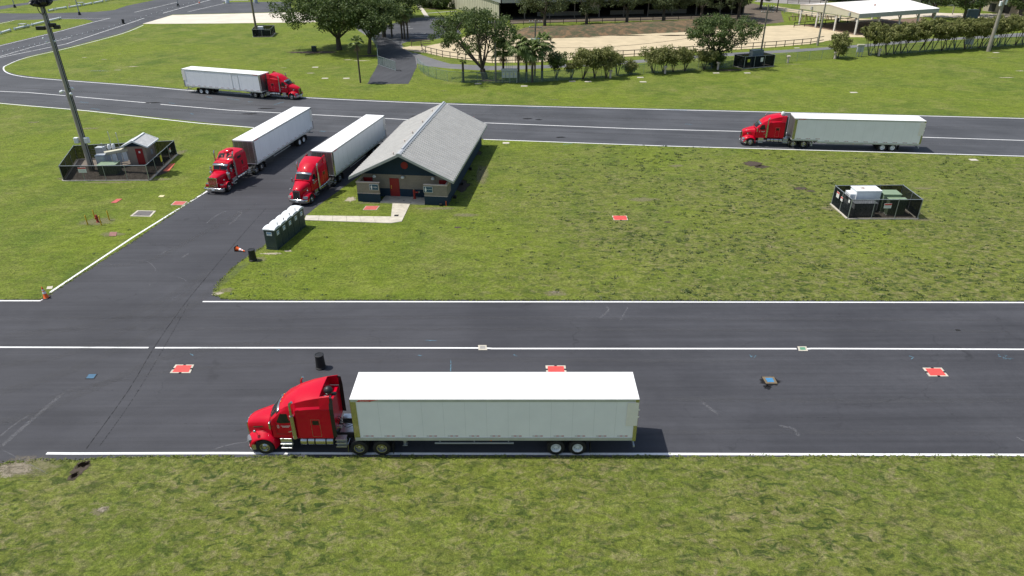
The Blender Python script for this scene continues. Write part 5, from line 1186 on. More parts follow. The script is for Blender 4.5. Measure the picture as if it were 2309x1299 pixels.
# ---------------------------------------------------------------- masts and poles
def flood(parent, loc, rz, nm='floodlight', sc=1.0):
    g = MB(); g.lathe([(.001, -.25*sc), (.12*sc, -.22*sc), (.16*sc, -.05*sc), (.27*sc, .18*sc), (.28*sc, .22*sc)], (0, 0, 0), 'x', 14, cap=False); g.k = 1; g.lathe([(.27*sc, .2*sc), (.001, .21*sc)], (0, 0, 0), 'x', 14, cap=False)
    o = build(g, nm, [BLACK, DARK], parent, smooth=True); o.location = loc; o.rotation_euler = (0, R_(52), rz); return o
def mast():
    x, y = W(208, 385); H = 21.2
    t = thing('light_mast', 'tall tapered concrete mast with black floodlight cluster rising from the left yard', 'light mast', (x, y, 0))
    g = MB(); g.tube([(0, 0, 0), (0, 0, H)], .34, 20, .20); build(g, 'pole', CPOLE, t, smooth=True)
    for k, a in enumerate((-.9, -.6, -.35, .15)):
        g = MB(); g.tube([(math.cos(a)*(.37+0), math.sin(a)*.37, .3), (math.cos(a)*.25, math.sin(a)*.25, H-1.5)], .035, 6); build(g, 'conduit', [GALV, DARK, GALV, DARK][k], t)
    for z, xs, s in ((3.9, (-.62, .62), .5), ):
        for q in xs:
            g = MB(); g.box(q-.26, q+.26, -.42, .0, z-.35, z+.35); build(g, 'pole_box', WHITEBOX, t, bevel=.06)
    for z, mt, w_ in ((10.3, WHITEBOX, .16), (10.2, WHITEBOX, .16)):
        pass
    for q, z, yy in ((-.85, 9.6, 0), (.62, 10.0, 0), (.45, 9.45, -.3), (-.55, 9.7, -.2)):
        g = MB(); g.ball((q, yy, z), .17, 10, 1.1); g.tube([(0, 0, z+.1), (q, yy, z+.12)], .03, 6); build(g, 'camera_head', WHITEBOX, t, smooth=True)
    for q, z in ((-.9, 15.6), (-.6, 15.2), (.3, 15.3)):
        g = MB(); g.ball((q, -.1, z), .12, 8); g.tube([(0, 0, z), (q, -.1, z)], .025, 6); build(g, 'camera_head', WHITEBOX, t, smooth=True)
    for x0, x1, z in ((-1.25, -.3, 16.7), (.3, .95, 17.0), (.75, 1.35, 16.8)):
        g = MB(); g.box(x0, x1, -.35, .1, z-.2, z+.2); build(g, 'speaker_horn', BLACK, t, bevel=.03)
    g = MB(); g.box(-.2, 1.2, -.05, .05, 16.6, 16.68); build(g, 'bracket_arm', GALV, t)
    g = MB(); g.tube([(.36*math.cos(a_), -.30, 18.9+.75*math.sin(a_)) for a_ in [-math.pi*k/10 for k in range(11)]], .04, 6); build(g, 'cable_loop', BLACK, t)
    g = MB(); g.lathe([(.34, 18.9), (.6, 18.95), (.6, 19.05), (.34, 19.1)], (0, 0, 0), 'z', 20, cap=False); build(g, 'lamp_collar', DARK, t)
    for z in (19.6, 20.6): g = MB(); g.lathe([(.66, z), (.74, z), (.74, z+.08), (.66, z+.08), (.66, z)], (0, 0, 0), 'z', 20, cap=False); build(g, 'lamp_ring', DARK, t)
    r = random.Random(3)
    for z, n, R0 in ((19.45, 8, .85), (20.4, 8, .95)):
        for k in range(n):
            a_ = 2*math.pi*(k+.5*(z > 20))/n; o = flood(t, (R0*math.cos(a_), R0*math.sin(a_), z+r.uniform(-.1, .1)), a_, sc=1.15)
            g = MB(); g.box(-.25, .05, -.2, .2, -.55, -.2); build(g, 'ballast_box', BLACK, o)
mast()
def pole(u, v, top, label, r0=.18, r1=.12, mat=WOODP, arms=0, drums=0, boxes=0, name='utility_pole', H=None, cat='utility pole'):
    x, y = W(u, v); H = H or max(HT(0, top, x, y), 6)
    t = thing(name, label, cat, (x, y, 0))
    g = MB(); g.tube([(0, 0, 0), (0, 0, H)], r0, 14, r1); build(g, 'pole_shaft', mat, t, smooth=True)
    for k in range(arms):
        g = MB(); g.box(-1.2, 1.2, -.06, .06, H-.5-k*1.0, H-.38-k*1.0)
        arm = build(g, 'cross_arm', WOODP, t)
        for q in (-1.1, -.6, .6, 1.1): g = MB(); g.lathe([(.001, .0), (.05, .02), (.07, .08), (.03, .2), (.001, .22)], (q, 0, H-.38-k*1.0), 'z', 8, cap=False); build(g, 'insulator', WHITEBOX, arm, smooth=True)
    for k in range(drums):
        q = (-.62, .62, 0)[k]; g = MB(); g.lathe([(.001, -.6), (.27, -.58), (.28, .5), (.22, .58), (.001, .62)], (q, -.35 if k == 2 else 0, H*.62), 'z', 16, cap=False); build(g, 'transformer_drum', simple('blue grey drum', (.42, .50, .55), .4) if 'bd' not in MESHCACHE else MESHCACHE['bd'], t, smooth=True)
        g = MB(); g.tube([(0, 0, .6), (0, 0, .8)], .04, 6); build(g, 'bushing', GALV, t, loc=(q, -.35 if k == 2 else 0, H*.62))
    for k in range(boxes):
        s = -1 if k % 2 else 1; z = H*(.72, .70, .90, .88, .22)[k]; g = MB(); g.box(s*.5-.2, s*.5+.2, -.3, .2, z-.5, z+.5) if k < 4 else g.box(.15, .85, -.4, .1, z-.25, z+.25); build(g, 'pole_box', WHITEBOX, t, bevel=.06)
    return t, H
pole(1118, 185, 46, 'weathered utility pole standing in front of the central oak', .19, .13, arms=1)
pA, hA = pole(1206, 172, 44, 'utility pole with two blue-grey transformer drums among the palms', .19, .13, arms=2, drums=3)
pB, hB = pole(1711, 168-20, 10, 'utility pole with insulators beside the yard near the spreading oak', .2, .13, arms=2)
pole(1843, 103, -30, 'leaning-looking grey pole between the board fence end and the canopy', .24, .15, CPOLE)
pole(2228, 116, -40, 'thick concrete pole with white boxes standing in front of the hedge at far right', .42, .26, CPOLE, boxes=5, name='concrete_pole')
pole(145, 34, -30, 'thin concrete lamp pole on the far left asphalt junction', .22, .12, CPOLE, name='lamp_pole', cat='lamp pole') if 0 else None
def lamp(u, v, label, H=14):
    x, y = W(u, v); t = thing('lamp_pole', label, 'lamp pole', (x, y, 0), 0, 'lamp poles in the far lot')
    g = MB(); g.tube([(0, 0, .9), (0, 0, H)], .16, 10, .09); build(g, 'pole_shaft', GALV, t, smooth=True)
    g = MB(); g.lathe([(.001, 0), (.48, 0), (.42, .25), (.28, .95), (.001, 1.0)], (0, 0, 0), 'z', 14, cap=False); build(g, 'pole_base', DARK, t, smooth=True)
    g = MB(); g.tube([(0, 0, H-.2), (1.6, 0, H)], .05, 6); g.box(1.3, 2.1, -.18, .18, H-.1, H+.06); build(g, 'lamp_head', GALV, t)
lamp(180, 34, 'far lamp pole with dark cone base in the middle of the far left junction'); lamp(34, 17.5, 'leftmost far lamp pole with dark cone base'); lamp(402, 15, 'far lamp pole with dark cone base standing beside the rope line'); lamp(121, 0, 'farthest thin lamp pole behind the floodlight cluster')
pole(580, 80, -40, 'brown timber pole at the corner of the far dark cloth yard', .3, .2, simple('brown pole', (.20, .17, .12), .85), name='timber_pole')
pole(1649, 32, -30, 'slim grey pole among the trees behind the spreading oak', .15, .1, CPOLE, H=13)
pole(2147, 33, -30, 'slim grey pole behind the far end of the white canopy', .15, .1, CPOLE, H=12)
pole(1751, 28, -30, 'dark post standing in the green paddock left of the canopy', .2, .15, simple('dark pole', (.06, .05, .04), .8), H=7)
# cable across the arena
def wire(p0, p1, sag, label, r=.03):
    a, b = Vector(p0), Vector(p1); g = MB(); g.tube([a.lerp(b, i/20)-Vector((0, 0, sag*4*(i/20)*(1-i/20))) for i in range(21)], r, 5); o = build(g, 'overhead_cable', DARK); tag(o, label, 'cable')
wire((pA.location.x, pA.location.y, hA*.52), (pB.location.x, pB.location.y, hB*.72), 1.6, 'sagging dark cable crossing above the arena between two utility poles')

# ---------------------------------------------------------------- chain link fence, gate, board fence, rails, rope line
def run_fence(pts, h, label, spacing, net, postmat, name, r=.03, rail=True, cat='fence'):
    P = [Vector(W(*p)) for p in pts]; c = P[0].copy(); t = thing(name, label, cat, (c.x, c.y, 0))
    L_ = [p-c for p in P]; dist = 0; nxt = 0; k = 0
    g = MB()
    for i in range(len(L_)-1):
        a, b = L_[i], L_[i+1]; g.face([(a.x, a.y, .03), (b.x, b.y, .03), (b.x, b.y, h), (a.x, a.y, h)])
    build(g, 'wire_net', net, t)
    if rail: g = MB(); g.tube([(p.x, p.y, h) for p in L_], .028, 6); build(g, 'top_rail', postmat, t)
    for i in range(len(L_)-1):
        a, b = L_[i], L_[i+1]; d = b-a
        while nxt <= dist+d.length and k < 98:
            p = a+d*((nxt-dist)/d.length); g = MB(); g.tube([(p.x, p.y, 0), (p.x, p.y, h+.05)], r, 6); build(g, 'fence_post', postmat, t); nxt += spacing; k += 1
        dist += d.length
    return t
POSTG = simple('green grey post', (.18, .25, .24), .6, var=.1)
fl = ((943, 153), (950, 162), (962, 171), (982, 178), (1010, 184), (1040, 186.5), (1100, 188), (1200, 186.5), (1290, 180), (1400, 171), (1500, 163), (1650, 152))
run_fence(fl, 1.9, 'green-grey chain link fence curving from the gate road past the palms', 3.0, NET, POSTG, 'chain_link_fence')
run_fence(((1745, 145), (1800, 138), (1885, 131), (1940, 127), (2000, 123), (2100, 116), (2200, 109), (2330, 100), (2450, 92)), 1.9, 'chain link fence running along the right hedge from the third yard', 3.2, NET, POSTG, 'chain_link_fence')
run_fence(((853, 147), (852, 125), (851, 112), (842, 95), (830, 80), (818, 70)), 1.9, 'short chain link fence beside the left edge of the gate road', 2.6, NET, POSTG, 'chain_link_fence')
def gate():
    a, b = Vector(W(853, 147)), Vector(W(893, 160)); d = b-a; t = thing('gate', 'open galvanised chain link gate swung across the gate road', 'gate', (a.x, a.y, 0), math.atan2(d.y, d.x)); L_ = d.length
    g = MB(); [g.tube([(0, 0, z), (L_, 0, z)], .03, 6) for z in (.1, 1.85)]; [g.tube([(x, 0, .1), (x, 0, 1.85)], .035, 6) for x in (0, L_*.35, L_*.7, L_)]; build(g, 'gate_frame', GALV, t)
    g = MB(); g.face([(0, 0, .1), (L_, 0, .1), (L_, 0, 1.85), (0, 0, 1.85)]); build(g, 'wire_net', NET, t)
    g = MB(); g.tube([(L_, 0, .1), (L_+.3, .6, .05), (L_+.9, .7, .1), (L_+1.2, 0, .5)], .03, 6); build(g, 'gate_wheel_frame', DARK, t)
gate()
def board_fence(pts, label, h=1.35, rails=3, spacing=2.6, name='board_fence', mat=WOOD):
    P = [Vector(W(*p)) for p in pts]; c = P[0].copy(); t = thing(name, label, 'fence', (c.x, c.y, 0)); L_ = [p-c for p in P]; k = 0
    for i in range(len(L_)-1):
        a, b = L_[i], L_[i+1]; d = b-a; n = max(1, round(d.length/spacing))
        for q in range(rails):
            z = h*(.38+.60*q/max(1, rails-1)); g = MB(); g.bar((a.x, a.y, z), (b.x, b.y, z), .05, .14); build(g, 'rail_board', mat, t)
        for j in range(n):
            if k > 96: break
            p = a+d*(j/n); g = MB(); g.box(p.x-.07, p.x+.07, p.y-.07, p.y+.07, 0, h+.06); build(g, 'fence_post', mat, t); k += 1
    return t
board_fence(((952, 115), (960, 119.5), (998, 129), (1050, 137), (1110, 142.5), (1214, 140.5), (1353, 131.5), (1455, 126), (1540, 120), (1671, 112), (1749, 107), (1827, 100.5), (1856, 95)), 'weathered board fence along the near side of the sand arena', rails=2)
board_fence(((928, 105), (950, 105), (972, 103)), 'short dark board gate at the left end of the arena', h=1.5)
board_fence(((1150, 58), (1300, 53), (1500, 46), (1700, 40)), 'dark rail fence on top of the bank before the barn', spacing=4, rails=2, h=1.2, mat=DARK)
board_fence(((1790, 62), (1860, 56), (1935, 49)), 'low dark rail fence under the left end of the canopy', spacing=4, rails=2, h=1.2, mat=DARK)
board_fence(((1768, 30), (1800, 34), (1860, 43), (1930, 49)), 'pale pipe rail fence beyond the canopy left posts', spacing=4, rails=3, h=1.5, mat=GALV)
board_fence(((1775, 9), (1850, 7), (1900, 3)), 'brown corral fence far behind the green paddock', spacing=4, rails=3, h=1.5)
for pts, lb in ((((2, 78), (25, 71)), 'white rail on the grass island, leftmost piece'), (((33, 69), (67, 61)), 'white rail on the grass island beside the small grate'), (((71, 60), (138, 43.5)), 'long white rail on the grass island behind the mast'),
                (((110, 27), (122, 24.5)), 'short white rail behind the mast head'), (((125, 23.5), (151, 19.5)), 'white rail left of the far orange cone'), (((156, 19), (183, 14.5)), 'white rail just right of the far orange cone'), (((189, 13.5), (208, 10)), 'white rail between lamp pole and grate on the far grass'),
                (((212, 9.5), (233, 5)), 'white rail second from the far right end'), (((238, 4), (262, -1)), 'white rail at the far right end of its line')):
    a, b = Vector(W(*pts[0])), Vector(W(*pts[1])); c = (a+b)/2; a -= c; b -= c
    t = thing('barrier_rail', lb, 'barrier rail', (c.x, c.y, 0), 0, 'white rails lying on the far grass')
    g = MB(); g.tube([(a.x, a.y, .42), (b.x, b.y, .42)], .26, 10); build(g, 'rail_pipe', WHITEBOX, t, smooth=True)
    for q in (a*.9, b*.9): g = MB(); g.box(q.x-.15, q.x+.15, q.y-.15, q.y+.15, 0, .8); build(g, 'rail_foot', GALV, t)
ppts = [(45, 110), (240, 65), (330, 38), (470, 3)]
proto = None; segs = []
for i in range(40):
    q = i/39; u = 10+q*465
    v = np.interp(u, [0, 100, 240, 325, 380, 475], [129, 107, 73, 46.5, 28, 2]); x, y = W(u, v)
    g = MB() if proto is None else None
    if proto is None:
        g.tube([(0, 0, 0), (0, 0, 1.0)], .03, 6); proto = build(g, 'rope_post', GALV); g = MB(); g.ball((0, 0, 1.05), .11, 8); build(g, 'post_cap', WHITEBOX, proto); o = proto
    else: o = copy_tree(proto)
    o.location = (x, y, 0); segs.append((x, y, .95)); tag(o, 'thin post with white cap in the rope line along the far road', 'rope post', 'rope posts along the far road')
g = MB(); g.tube(segs, .015, 4); tag(build(g, 'rope', DARK), 'thin rope strung between the white-capped posts', 'rope')
for (u, v), lb in (((53, 63), 'small grey cage grate on the grass island near the white rails'), ((184, 13), 'small grey cage grate on the far grass beyond the lamp pole')):
    x, y = W(u, v); t = thing('drain_cage', lb, 'grate', (x, y, 0)); g = MB(); g.box(-.9, .9, -.7, .7, 1.0, 1.1); build(g, 'cage_top', TRIM, t); g = MB(); [g.box(a_-.05, a_+.05, b_-.05, b_+.05, 0, 1) for a_ in (-.8, 0, .8) for b_ in (-.6, .6)]; build(g, 'cage_bars', GALV, t)
# pale standing vents along the fence
for (u, v), lb in (((1376, 176), 'cream standing vent below the first shrub group'), ((1499, 166), 'cream standing vent below the second shrub group'), ((1618, 157), 'cream standing vent left of the third yard'), ((1776, 142), 'cream standing vent right of the third yard'), ((1882, 133), 'cream standing vent at the foot of the round shrub'), ((1981, 126), 'cream standing vent at the left end of the hedge')):
    x, y = W(u, v); t = thing('standing_vent', lb, 'vent post', (x, y, 0), 0, 'cream standing vents')
    g = MB(); g.box(-.17, .17, -.17, .17, 0, 1.1); build(g, 'vent_body', CAP, t, bevel=.03); g = MB(); g.box(-.36, .36, -.3, .3, 1.1, 1.45); build(g, 'vent_cap', CAP, t, bevel=.1)
# meter stands by the fences
def meters(u, v, w_, label, n=3, rz=0):
    x, y = W(u, v); t = thing('meter_stand', label, 'equipment cabinet', (x, y, 0), rz)
    for k in range(n):
        g = MB(); x0 = -w_/2+k*w_/n; g.box(x0+.03, x0+w_/n-.03, -.25, .25, .95, 2.1); b_ = build(g, 'meter_cabinet', GREYBOX, t, bevel=.02)
        if n > 2: g = MB(); g.box(x0+w_/n*.4, x0+w_/n*.65, -.262, -.25, 1.55, 1.72); build(g, 'warning_sticker', SIGNY, b_)
    g = MB(); g.box(-w_/2-.05, w_/2+.05, -.3, .3, 2.15, 2.55); build(g, 'cable_trough', CREAM if n < 3 else GREYBOX, t, bevel=.02)
    for q in (-w_/2+.1, 0, w_/2-.1): g = MB(); g.box(q-.05, q+.05, -.05, .05, 0, 2.2); build(g, 'leg', GALV, t)
    if n > 2:
        for q in (-.5, -.2, .1, .5): g = MB(); g.tube([(q, 0, 2.5), (q, 0, 4.4), (q+.1, 0, 4.5)], .04, 6); build(g, 'riser_pipe', GALV, t)
meters(1149, 187, 2.9, 'grey meter cabinets with riser pipes in front of the palms', 4); meters(1936, 128, 1.4, 'meter stand with two legs in the right fence line', 2); meters(2181, 110, 1.8, 'meter stand under the hedge at right', 2)
# ---------------------------------------------------------------- barn, canopy and far buildings
def ribbed(mb, p00, p10, p01, p11, n, dz=.05):
    """raised ribs across a roof plane, running from edge p0* to edge p1*"""
    for i in range(n):
        a0 = lerp(p00, p10, (i+.35)/n); a1 = lerp(p00, p10, (i+.65)/n); b0 = lerp(p01, p11, (i+.35)/n); b1 = lerp(p01, p11, (i+.65)/n)
        up = lambda p: (p[0], p[1], p[2]+dz); m0 = lerp(a0, a1, .5); m1 = lerp(b0, b1, .5)
        mb.add([a0, up(m0), a1, b0, up(m1), b1], [(0, 1, 4, 3), (1, 2, 5, 4)])
def canopy():
    ze, zr = 4.1, 5.2
    Lc = Vector(W(1788, 20, ze)); Rc = Vector(W(1937, 40, ze)); dw = (Rc-Lc); wdt = dw.length; ex = dw.normalized(); ey = Vector((-ex.y, ex.x))
    Fc = Vector(W(2141, 31, ze)); lg = (Fc-Rc).length; ey = (ey+(Fc-Rc).normalized()).normalized(); ex = Vector((ey.y, -ey.x))
    t = thing('riding_canopy', 'open riding canopy with white metal roof, cream gable and pale posts', 'canopy', (Rc.x, Rc.y, 0), math.atan2(ex.y, ex.x))
    # local: x along the gable (0 at the near corner, -wdt far), y along the length
    hw = wdt/2
    for s in (-1, 1):
        g = MB(); xe = -hw+s*hw; e0, r0, r1, e1 = (xe, -.2, ze+.9), (-hw, -.2, zr+.9), (-hw, lg+.2, zr+.9), (xe, lg+.2, ze+.9)
        g.add([e0, r0, r1, e1, (e0[0], e0[1], e0[2]-.1), (r0[0], r0[1], r0[2]-.1), (r1[0], r1[1], r1[2]-.1), (e1[0], e1[1], e1[2]-.1)], [(0, 1, 2, 3), (7, 6, 5, 4), (0, 4, 5, 1), (3, 2, 6, 7), (0, 3, 7, 4)])
        ribbed(g, e0, e1, r0, r1, 70, .06); build(g, 'roof', simple('white sheet roof', (.66, .65, .62), .5, var=.06, scale=.15) if 'wr' not in MESHCACHE else MESHCACHE['wr'], t)
        g = MB(); g.box(xe-.06, xe+.06, -.1, lg+.1, ze-.15, ze+.85); build(g, 'eave_panel', TRIM if s > 0 else CREAM, t)
    for y in (-.15, lg+.1):
        g = MB(); Q = [(-wdt, ze-.1), (0, ze-.1), (0, ze+.82), (-hw, zr+.82), (-wdt, ze+.82)]; g.loft([[(x, y, z) for x, z in Q], [(x, y+.05, z) for x, z in Q]])
        for i in range(60): x = -wdt+(i+.5)*wdt/60; g.box(x-.05, x+.05, y-.02, y, ze-.1, ze+.8+(1-abs(x+hw)/hw)*(zr-ze)); 
        gb = build(g, 'gable', CREAM, t)
        if y < 0:
            for x in (-wdt*.78, -wdt*.14): g = MB(); g.box(x-.2, x+.2, y-.35, y-.02, ze+.1, ze+.9); build(g, 'gable_vent', TRIM, gb)
            g = MB(); g.loft([[(-wdt-.1, y-.06, ze+.78), (-wdt-.1, y-.06, ze+.98), (-wdt-.1, y, ze+.98), (-wdt-.1, y, ze+.78)], [(-hw, y-.06, zr+.78), (-hw, y-.06, zr+.98), (-hw, y, zr+.98), (-hw, y, zr+.78)], [(.1, y-.06, ze+.78), (.1, y-.06, ze+.98), (.1, y, ze+.98), (.1, y, ze+.78)]]); build(g, 'gable_trim', CAP, gb)
    PALE = simple('pale steel post', (.60, .58, .54), .6, var=.1)
    for x, ys in ((-.4, [0, .27, .54, .78, 1.0]), (-wdt+.4, [0, .27, .54, .78, 1.0]), (-wdt*.68, [0]), (-wdt*.36, [0])):
        for q in ys:
            g = MB(); y = q*(lg-.6)+.2; g.box(x-.2, x+.2, y-.15, y+.15, 0, ze); g.bar((x, y, 2.6), (x-(.9 if x > -hw else -.9), y, ze), .15, .15); build(g, 'post', PALE, t)
    g = MB(); g.ball((-hw*.45, lg*.35, zr+.95), .22, 10); build(g, 'roof_vent', simple('rust vent', (.25, .06, .04), .6), t)
canopy()
for dx, dy, lb, mt in ((6.5, 12, 'dark blue barrel under the left part of the canopy', simple('navy barrel', (.02, .05, .12), .5)), (10.5, 7.5, 'dark blue barrel near the right front canopy post', simple('navy barrel', (.02, .05, .12), .5))):
    x, y = W(1888 if dx < 8 else 1930, 50 if dx < 8 else 46); g = MB(); g.lathe([(.001, 0), (.35, 0), (.38, .4), (.36, .8), (.38, 1.1), (.001, 1.12)], (0, 0, 0), 'z', 14, cap=False); tag(build(g, 'blue_barrel', mt, smooth=True, loc=(x, y, 0)), lb, 'barrel')
# stack of bent timber pieces
x, y = W(1832, 46); t = thing('timber_pile', 'row of crossed log pieces in the green paddock left of the canopy', 'log pile', (x, y, 0)); r = random.Random(4)
for i in range(16):
    q = -6.5+i*.85; g = MB(); g.tube([(q, r.uniform(-.5, .5), 0), (q+r.uniform(-.6, .6), r.uniform(-.5, .5), r.uniform(.9, 1.9))], .13, 7); build(g, 'log', simple('pale log', (.33, .24, .15), .9) if 'pl' not in MESHCACHE else MESHCACHE['pl'], t)
g = MB(); g.tube([(-6.5, 0, 1.1), (0, .2, 1.2)], .12, 6); g.tube([(-.2, .4, .9), (6.4, 0, 1.0)], .12, 6); build(g, 'long_log', WOOD, t)

def barn():
    a = Vector(W(1019, 18)); b = Vector(W(1126, 44)); d = (b-a).normalized(); t = thing('arena_barn', 'large cream metal barn with dark open side behind the row of trees', 'barn', (b.x, b.y, 0))
    ze = 4.6; zf = 6.1
    A = a-b; A = A+A.normalized()*20; fx = Vector(W(1644, 33))-b; fx = fx.normalized(); LG = 74; E = fx*LG
    LT = A.length; n = Vector((-d.y, d.x))
    # side wall toward the parking lot (gable end, rising away from the eave)
    g = MB(); zmid = zf+3.4
    P = [(0, 0, 0), (A.x, A.y, 0), (A.x, A.y, zmid), (0, 0, zf)]; g.face(P); g.face([(p[0]+fx.x*.2, p[1]+fx.y*.2, p[2]) for p in reversed(P)])
    build(g, 'side_wall', CREAM, t)
    g = MB()
    for i in range(46):
        q = A*(i/46); zt = zf+(zmid-zf)*i/46; g.bar((q.x-fx.x*.04, q.y-fx.y*.04, 0), (q.x-fx.x*.04, q.y-fx.y*.04, zt), .07, .05)
    build(g, 'wall_rib', CREAM, t)
    # overhanging upper panel and white roof
    o = -d*-1.6
    g = MB(); Q0 = Vector((o.x, o.y)); 
    g.face([(Q0.x, Q0.y, ze), (Q0.x, Q0.y, zf+.2), (Q0.x+E.x, Q0.y+E.y, zf+.2), (Q0.x+E.x, Q0.y+E.y, ze)]); g.face([(Q0.x-fx.x*.3, Q0.y-fx.y*.3, ze), (Q0.x-fx.x*.3+A.x*.35, Q0.y-fx.y*.3+A.y*.35, ze+.9), (Q0.x-fx.x*.3+A.x*.35, Q0.y-fx.y*.3+A.y*.35, zf+1.6), (Q0.x-fx.x*.3, Q0.y-fx.y*.3, zf+.2)])
    fa = build(g, 'fascia_panel', TRIM, t); md = fa.modifiers.new('solid', 'SOLIDIFY'); md.thickness = .1
    g = MB(); e0 = (Q0.x-fx.x*.6, Q0.y-fx.y*.6, zf+.25); e1 = (Q0.x+E.x, Q0.y+E.y, zf+.25); r0 = (A.x-fx.x*.6, A.y-fx.y*.6, zmid+.25); r1 = (A.x+E.x, A.y+E.y, zmid+.25); g.face([e0, e1, r1, r0]); ribbed(g, e0, e1, r0, r1, 110, .06); build(g, 'roof', ROOFW, t)
    # columns and shaded interior
    for i in range(11):
        q = E*(i/10); g = MB(); g.box(q.x-.15, q.x+.15, q.y-.15, q.y+.15, 0, ze+.3); build(g, 'column', simple('column paint', (.16, .15, .13), .7) if 'cl' not in MESHCACHE else MESHCACHE['cl'], t)
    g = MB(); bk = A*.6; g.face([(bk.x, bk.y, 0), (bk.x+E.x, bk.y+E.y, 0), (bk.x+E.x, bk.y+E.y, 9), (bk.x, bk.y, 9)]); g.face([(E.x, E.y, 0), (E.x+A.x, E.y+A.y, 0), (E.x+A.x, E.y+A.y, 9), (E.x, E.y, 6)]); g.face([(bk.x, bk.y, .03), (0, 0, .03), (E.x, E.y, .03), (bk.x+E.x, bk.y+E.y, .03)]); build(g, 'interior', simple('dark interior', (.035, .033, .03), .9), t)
    for q0, q1, mt, zz in ((.18, .36, TRIM, 1.2), (.48, .62, TRIM, 1.2), (.64, .80, TRIM, 1.2)):
        p0 = E*q0+A*.08; p1 = E*q1+A*.08; g = MB(); g.bar((p0.x, p0.y, zz/2+.2), (p1.x, p1.y, zz/2+.2), .1, zz); build(g, 'arena_wall', simple('arena wall', (.22, .22, .21), .7) if 'aw' not in MESHCACHE else MESHCACHE['aw'], t)
    p0 = E*.38; g = MB(); g.box(p0.x-1.8, p0.x+1.8, p0.y+1.0, p0.y+1.2, 1.9, 4.2); build(g, 'board_panel', simple('white board', (.6, .6, .57), .7), t)
    g = MB(); g.box(A.x*.32-.25-fx.x*.3, A.x*.32+.25-fx.x*.3, A.y*.32-.5, A.y*.32+.1, 7.3, 8.2); build(g, 'wall_lamp', TRIM, t)
barn()
def block(name, label, u0, v0, u1, v1, depth, h, mt, roof, cat='building', rise=2.0):
    a, b = Vector(W(u0, v0)), Vector(W(u1, v1)); d = b-a; t = thing(name, label, cat, (a.x, a.y, 0), math.atan2(d.y, d.x)); L_ = d.length
    g = MB(); g.box(0, L_, 0, depth, 0, h); build(g, 'wall', mt, t)
    g = MB(); g.loft([[(x, -.8, h), (x, depth/2, h+rise), (x, depth+.8, h), (x, depth/2, h-.1)] for x in (-.8, L_+.8)]); build(g, 'roof', roof, t)
    g = MB(); [g.box(x, x+2.2, -.06, 0, .2, 2.4) for x in np.arange(2, L_-3, 5)]; build(g, 'stall_door', DARK, t); return t
block('stable_block', 'long white roofed stable far behind the canopy and the oaks', 1880, -1, 2200, 17, 12, 3.2, simple('stable wall', (.55, .52, .48), .8), ROOFW)
block('brown_roof_house', 'building with brown roof half hidden by trees at the top right corner', 2215, 24, 2330, 40, 16, 3.6, simple('tan wall', (.42, .36, .28), .8), simple('brown roof', (.09, .055, .045), .8), rise=3.5)
block('white_roof_house', 'white roofed building behind the brown roofed one at top right', 2290, 10, 2420, 30, 14, 6, simple('pale wall', (.6, .58, .54), .8), ROOFW)
x, y = W(2187, 41); g = MB(); g.box(x-1.6, x+1.6, y-1, y+1, 0, 2.4); tag(build(g, 'blue_grey_container', simple('blue grey container', (.10, .14, .17), .6), bevel=.05), 'blue-grey container on the pale yard behind the hedge', 'container')
g = MB(); x, y = W(1880, 1); g.lathe([(5.5, 2.4), (.3, 4.6), (.001, 4.7)], (0, 0, 0), 'z', 8, cap=False); g.tube([(0, 0, 0), (0, 0, 4.5)], .08, 6); tag(build(g, 'green_tent', simple('green canvas', (.06, .16, .11), .7), loc=(x, y, 0)), 'green pointed tent roof behind the white canopy', 'tent')
for (u, v), lb in (((513, 7), 'white tank on the kerb beyond the far sand lot'), ((577, 7), 'grey box beyond the far sand lot, right of the white tank')):
    x, y = W(u, v); g = MB(); g.lathe([(.001, 0), (.7, 0), (.7, 1.6), (.5, 1.9), (.001, 2.0)], (0, 0, 0), 'z', 12, cap=False); tag(build(g, 'water_tank', WHITEBOX if u < 550 else GREYBOX, smooth=True, loc=(x, y, 0)), lb, 'tank')
for i, (u, v) in enumerate(((565, -3), (600, -4), (640, -4))):
    pass

# ---------------------------------------------------------------- trees
def leaf_mesh(name, centres, radii, per, size, mat, parent, rg, up=.45, flat=.8, droop=0, aspect=1.0, shell=.55):
    C = np.asarray(centres, float); Rr = np.asarray(radii, float); n = len(C)*per
    idx = np.repeat(np.arange(len(C)), per)
    d = rg.normal(size=(n, 3)); d /= np.linalg.norm(d, axis=1)[:, None]
    rad = (shell+(1-shell)*rg.random(n)**.7)*Rr[idx]*rg.uniform(.75, 1.18, n)
    p = C[idx]+d*rad[:, None]*np.array([1, 1, flat])
    nrm = rg.normal(size=(n, 3))+d*.9; nrm[:, 2] += up; nrm /= np.linalg.norm(nrm, axis=1)[:, None]
    t = rg.normal(size=(n, 3)); t[:, 2] -= droop; t -= nrm*(t*nrm).sum(1)[:, None]; t /= np.linalg.norm(t, axis=1)[:, None]
    b = np.cross(nrm, t); s = (size*rg.uniform(.6, 1.35, n))[:, None]
    v = np.stack([p-t*s*aspect*.5, p+b*s*.32, p+t*s*aspect*.5, p-b*s*.32], 1).reshape(-1, 3)
    me = bpy.data.meshes.new(name); me.vertices.add(4*n); me.vertices.foreach_set('co', v.ravel().astype(np.float32))
    me.loops.add(4*n); me.loops.foreach_set('vertex_index', np.arange(4*n, dtype=np.int32)); me.polygons.add(n)
    me.polygons.foreach_set('loop_start', np.arange(0, 4*n, 4, dtype=np.int32)); me.update(calc_edges=True); me.materials.append(mat)
    return link(bpy.data.objects.new(name, me), parent)
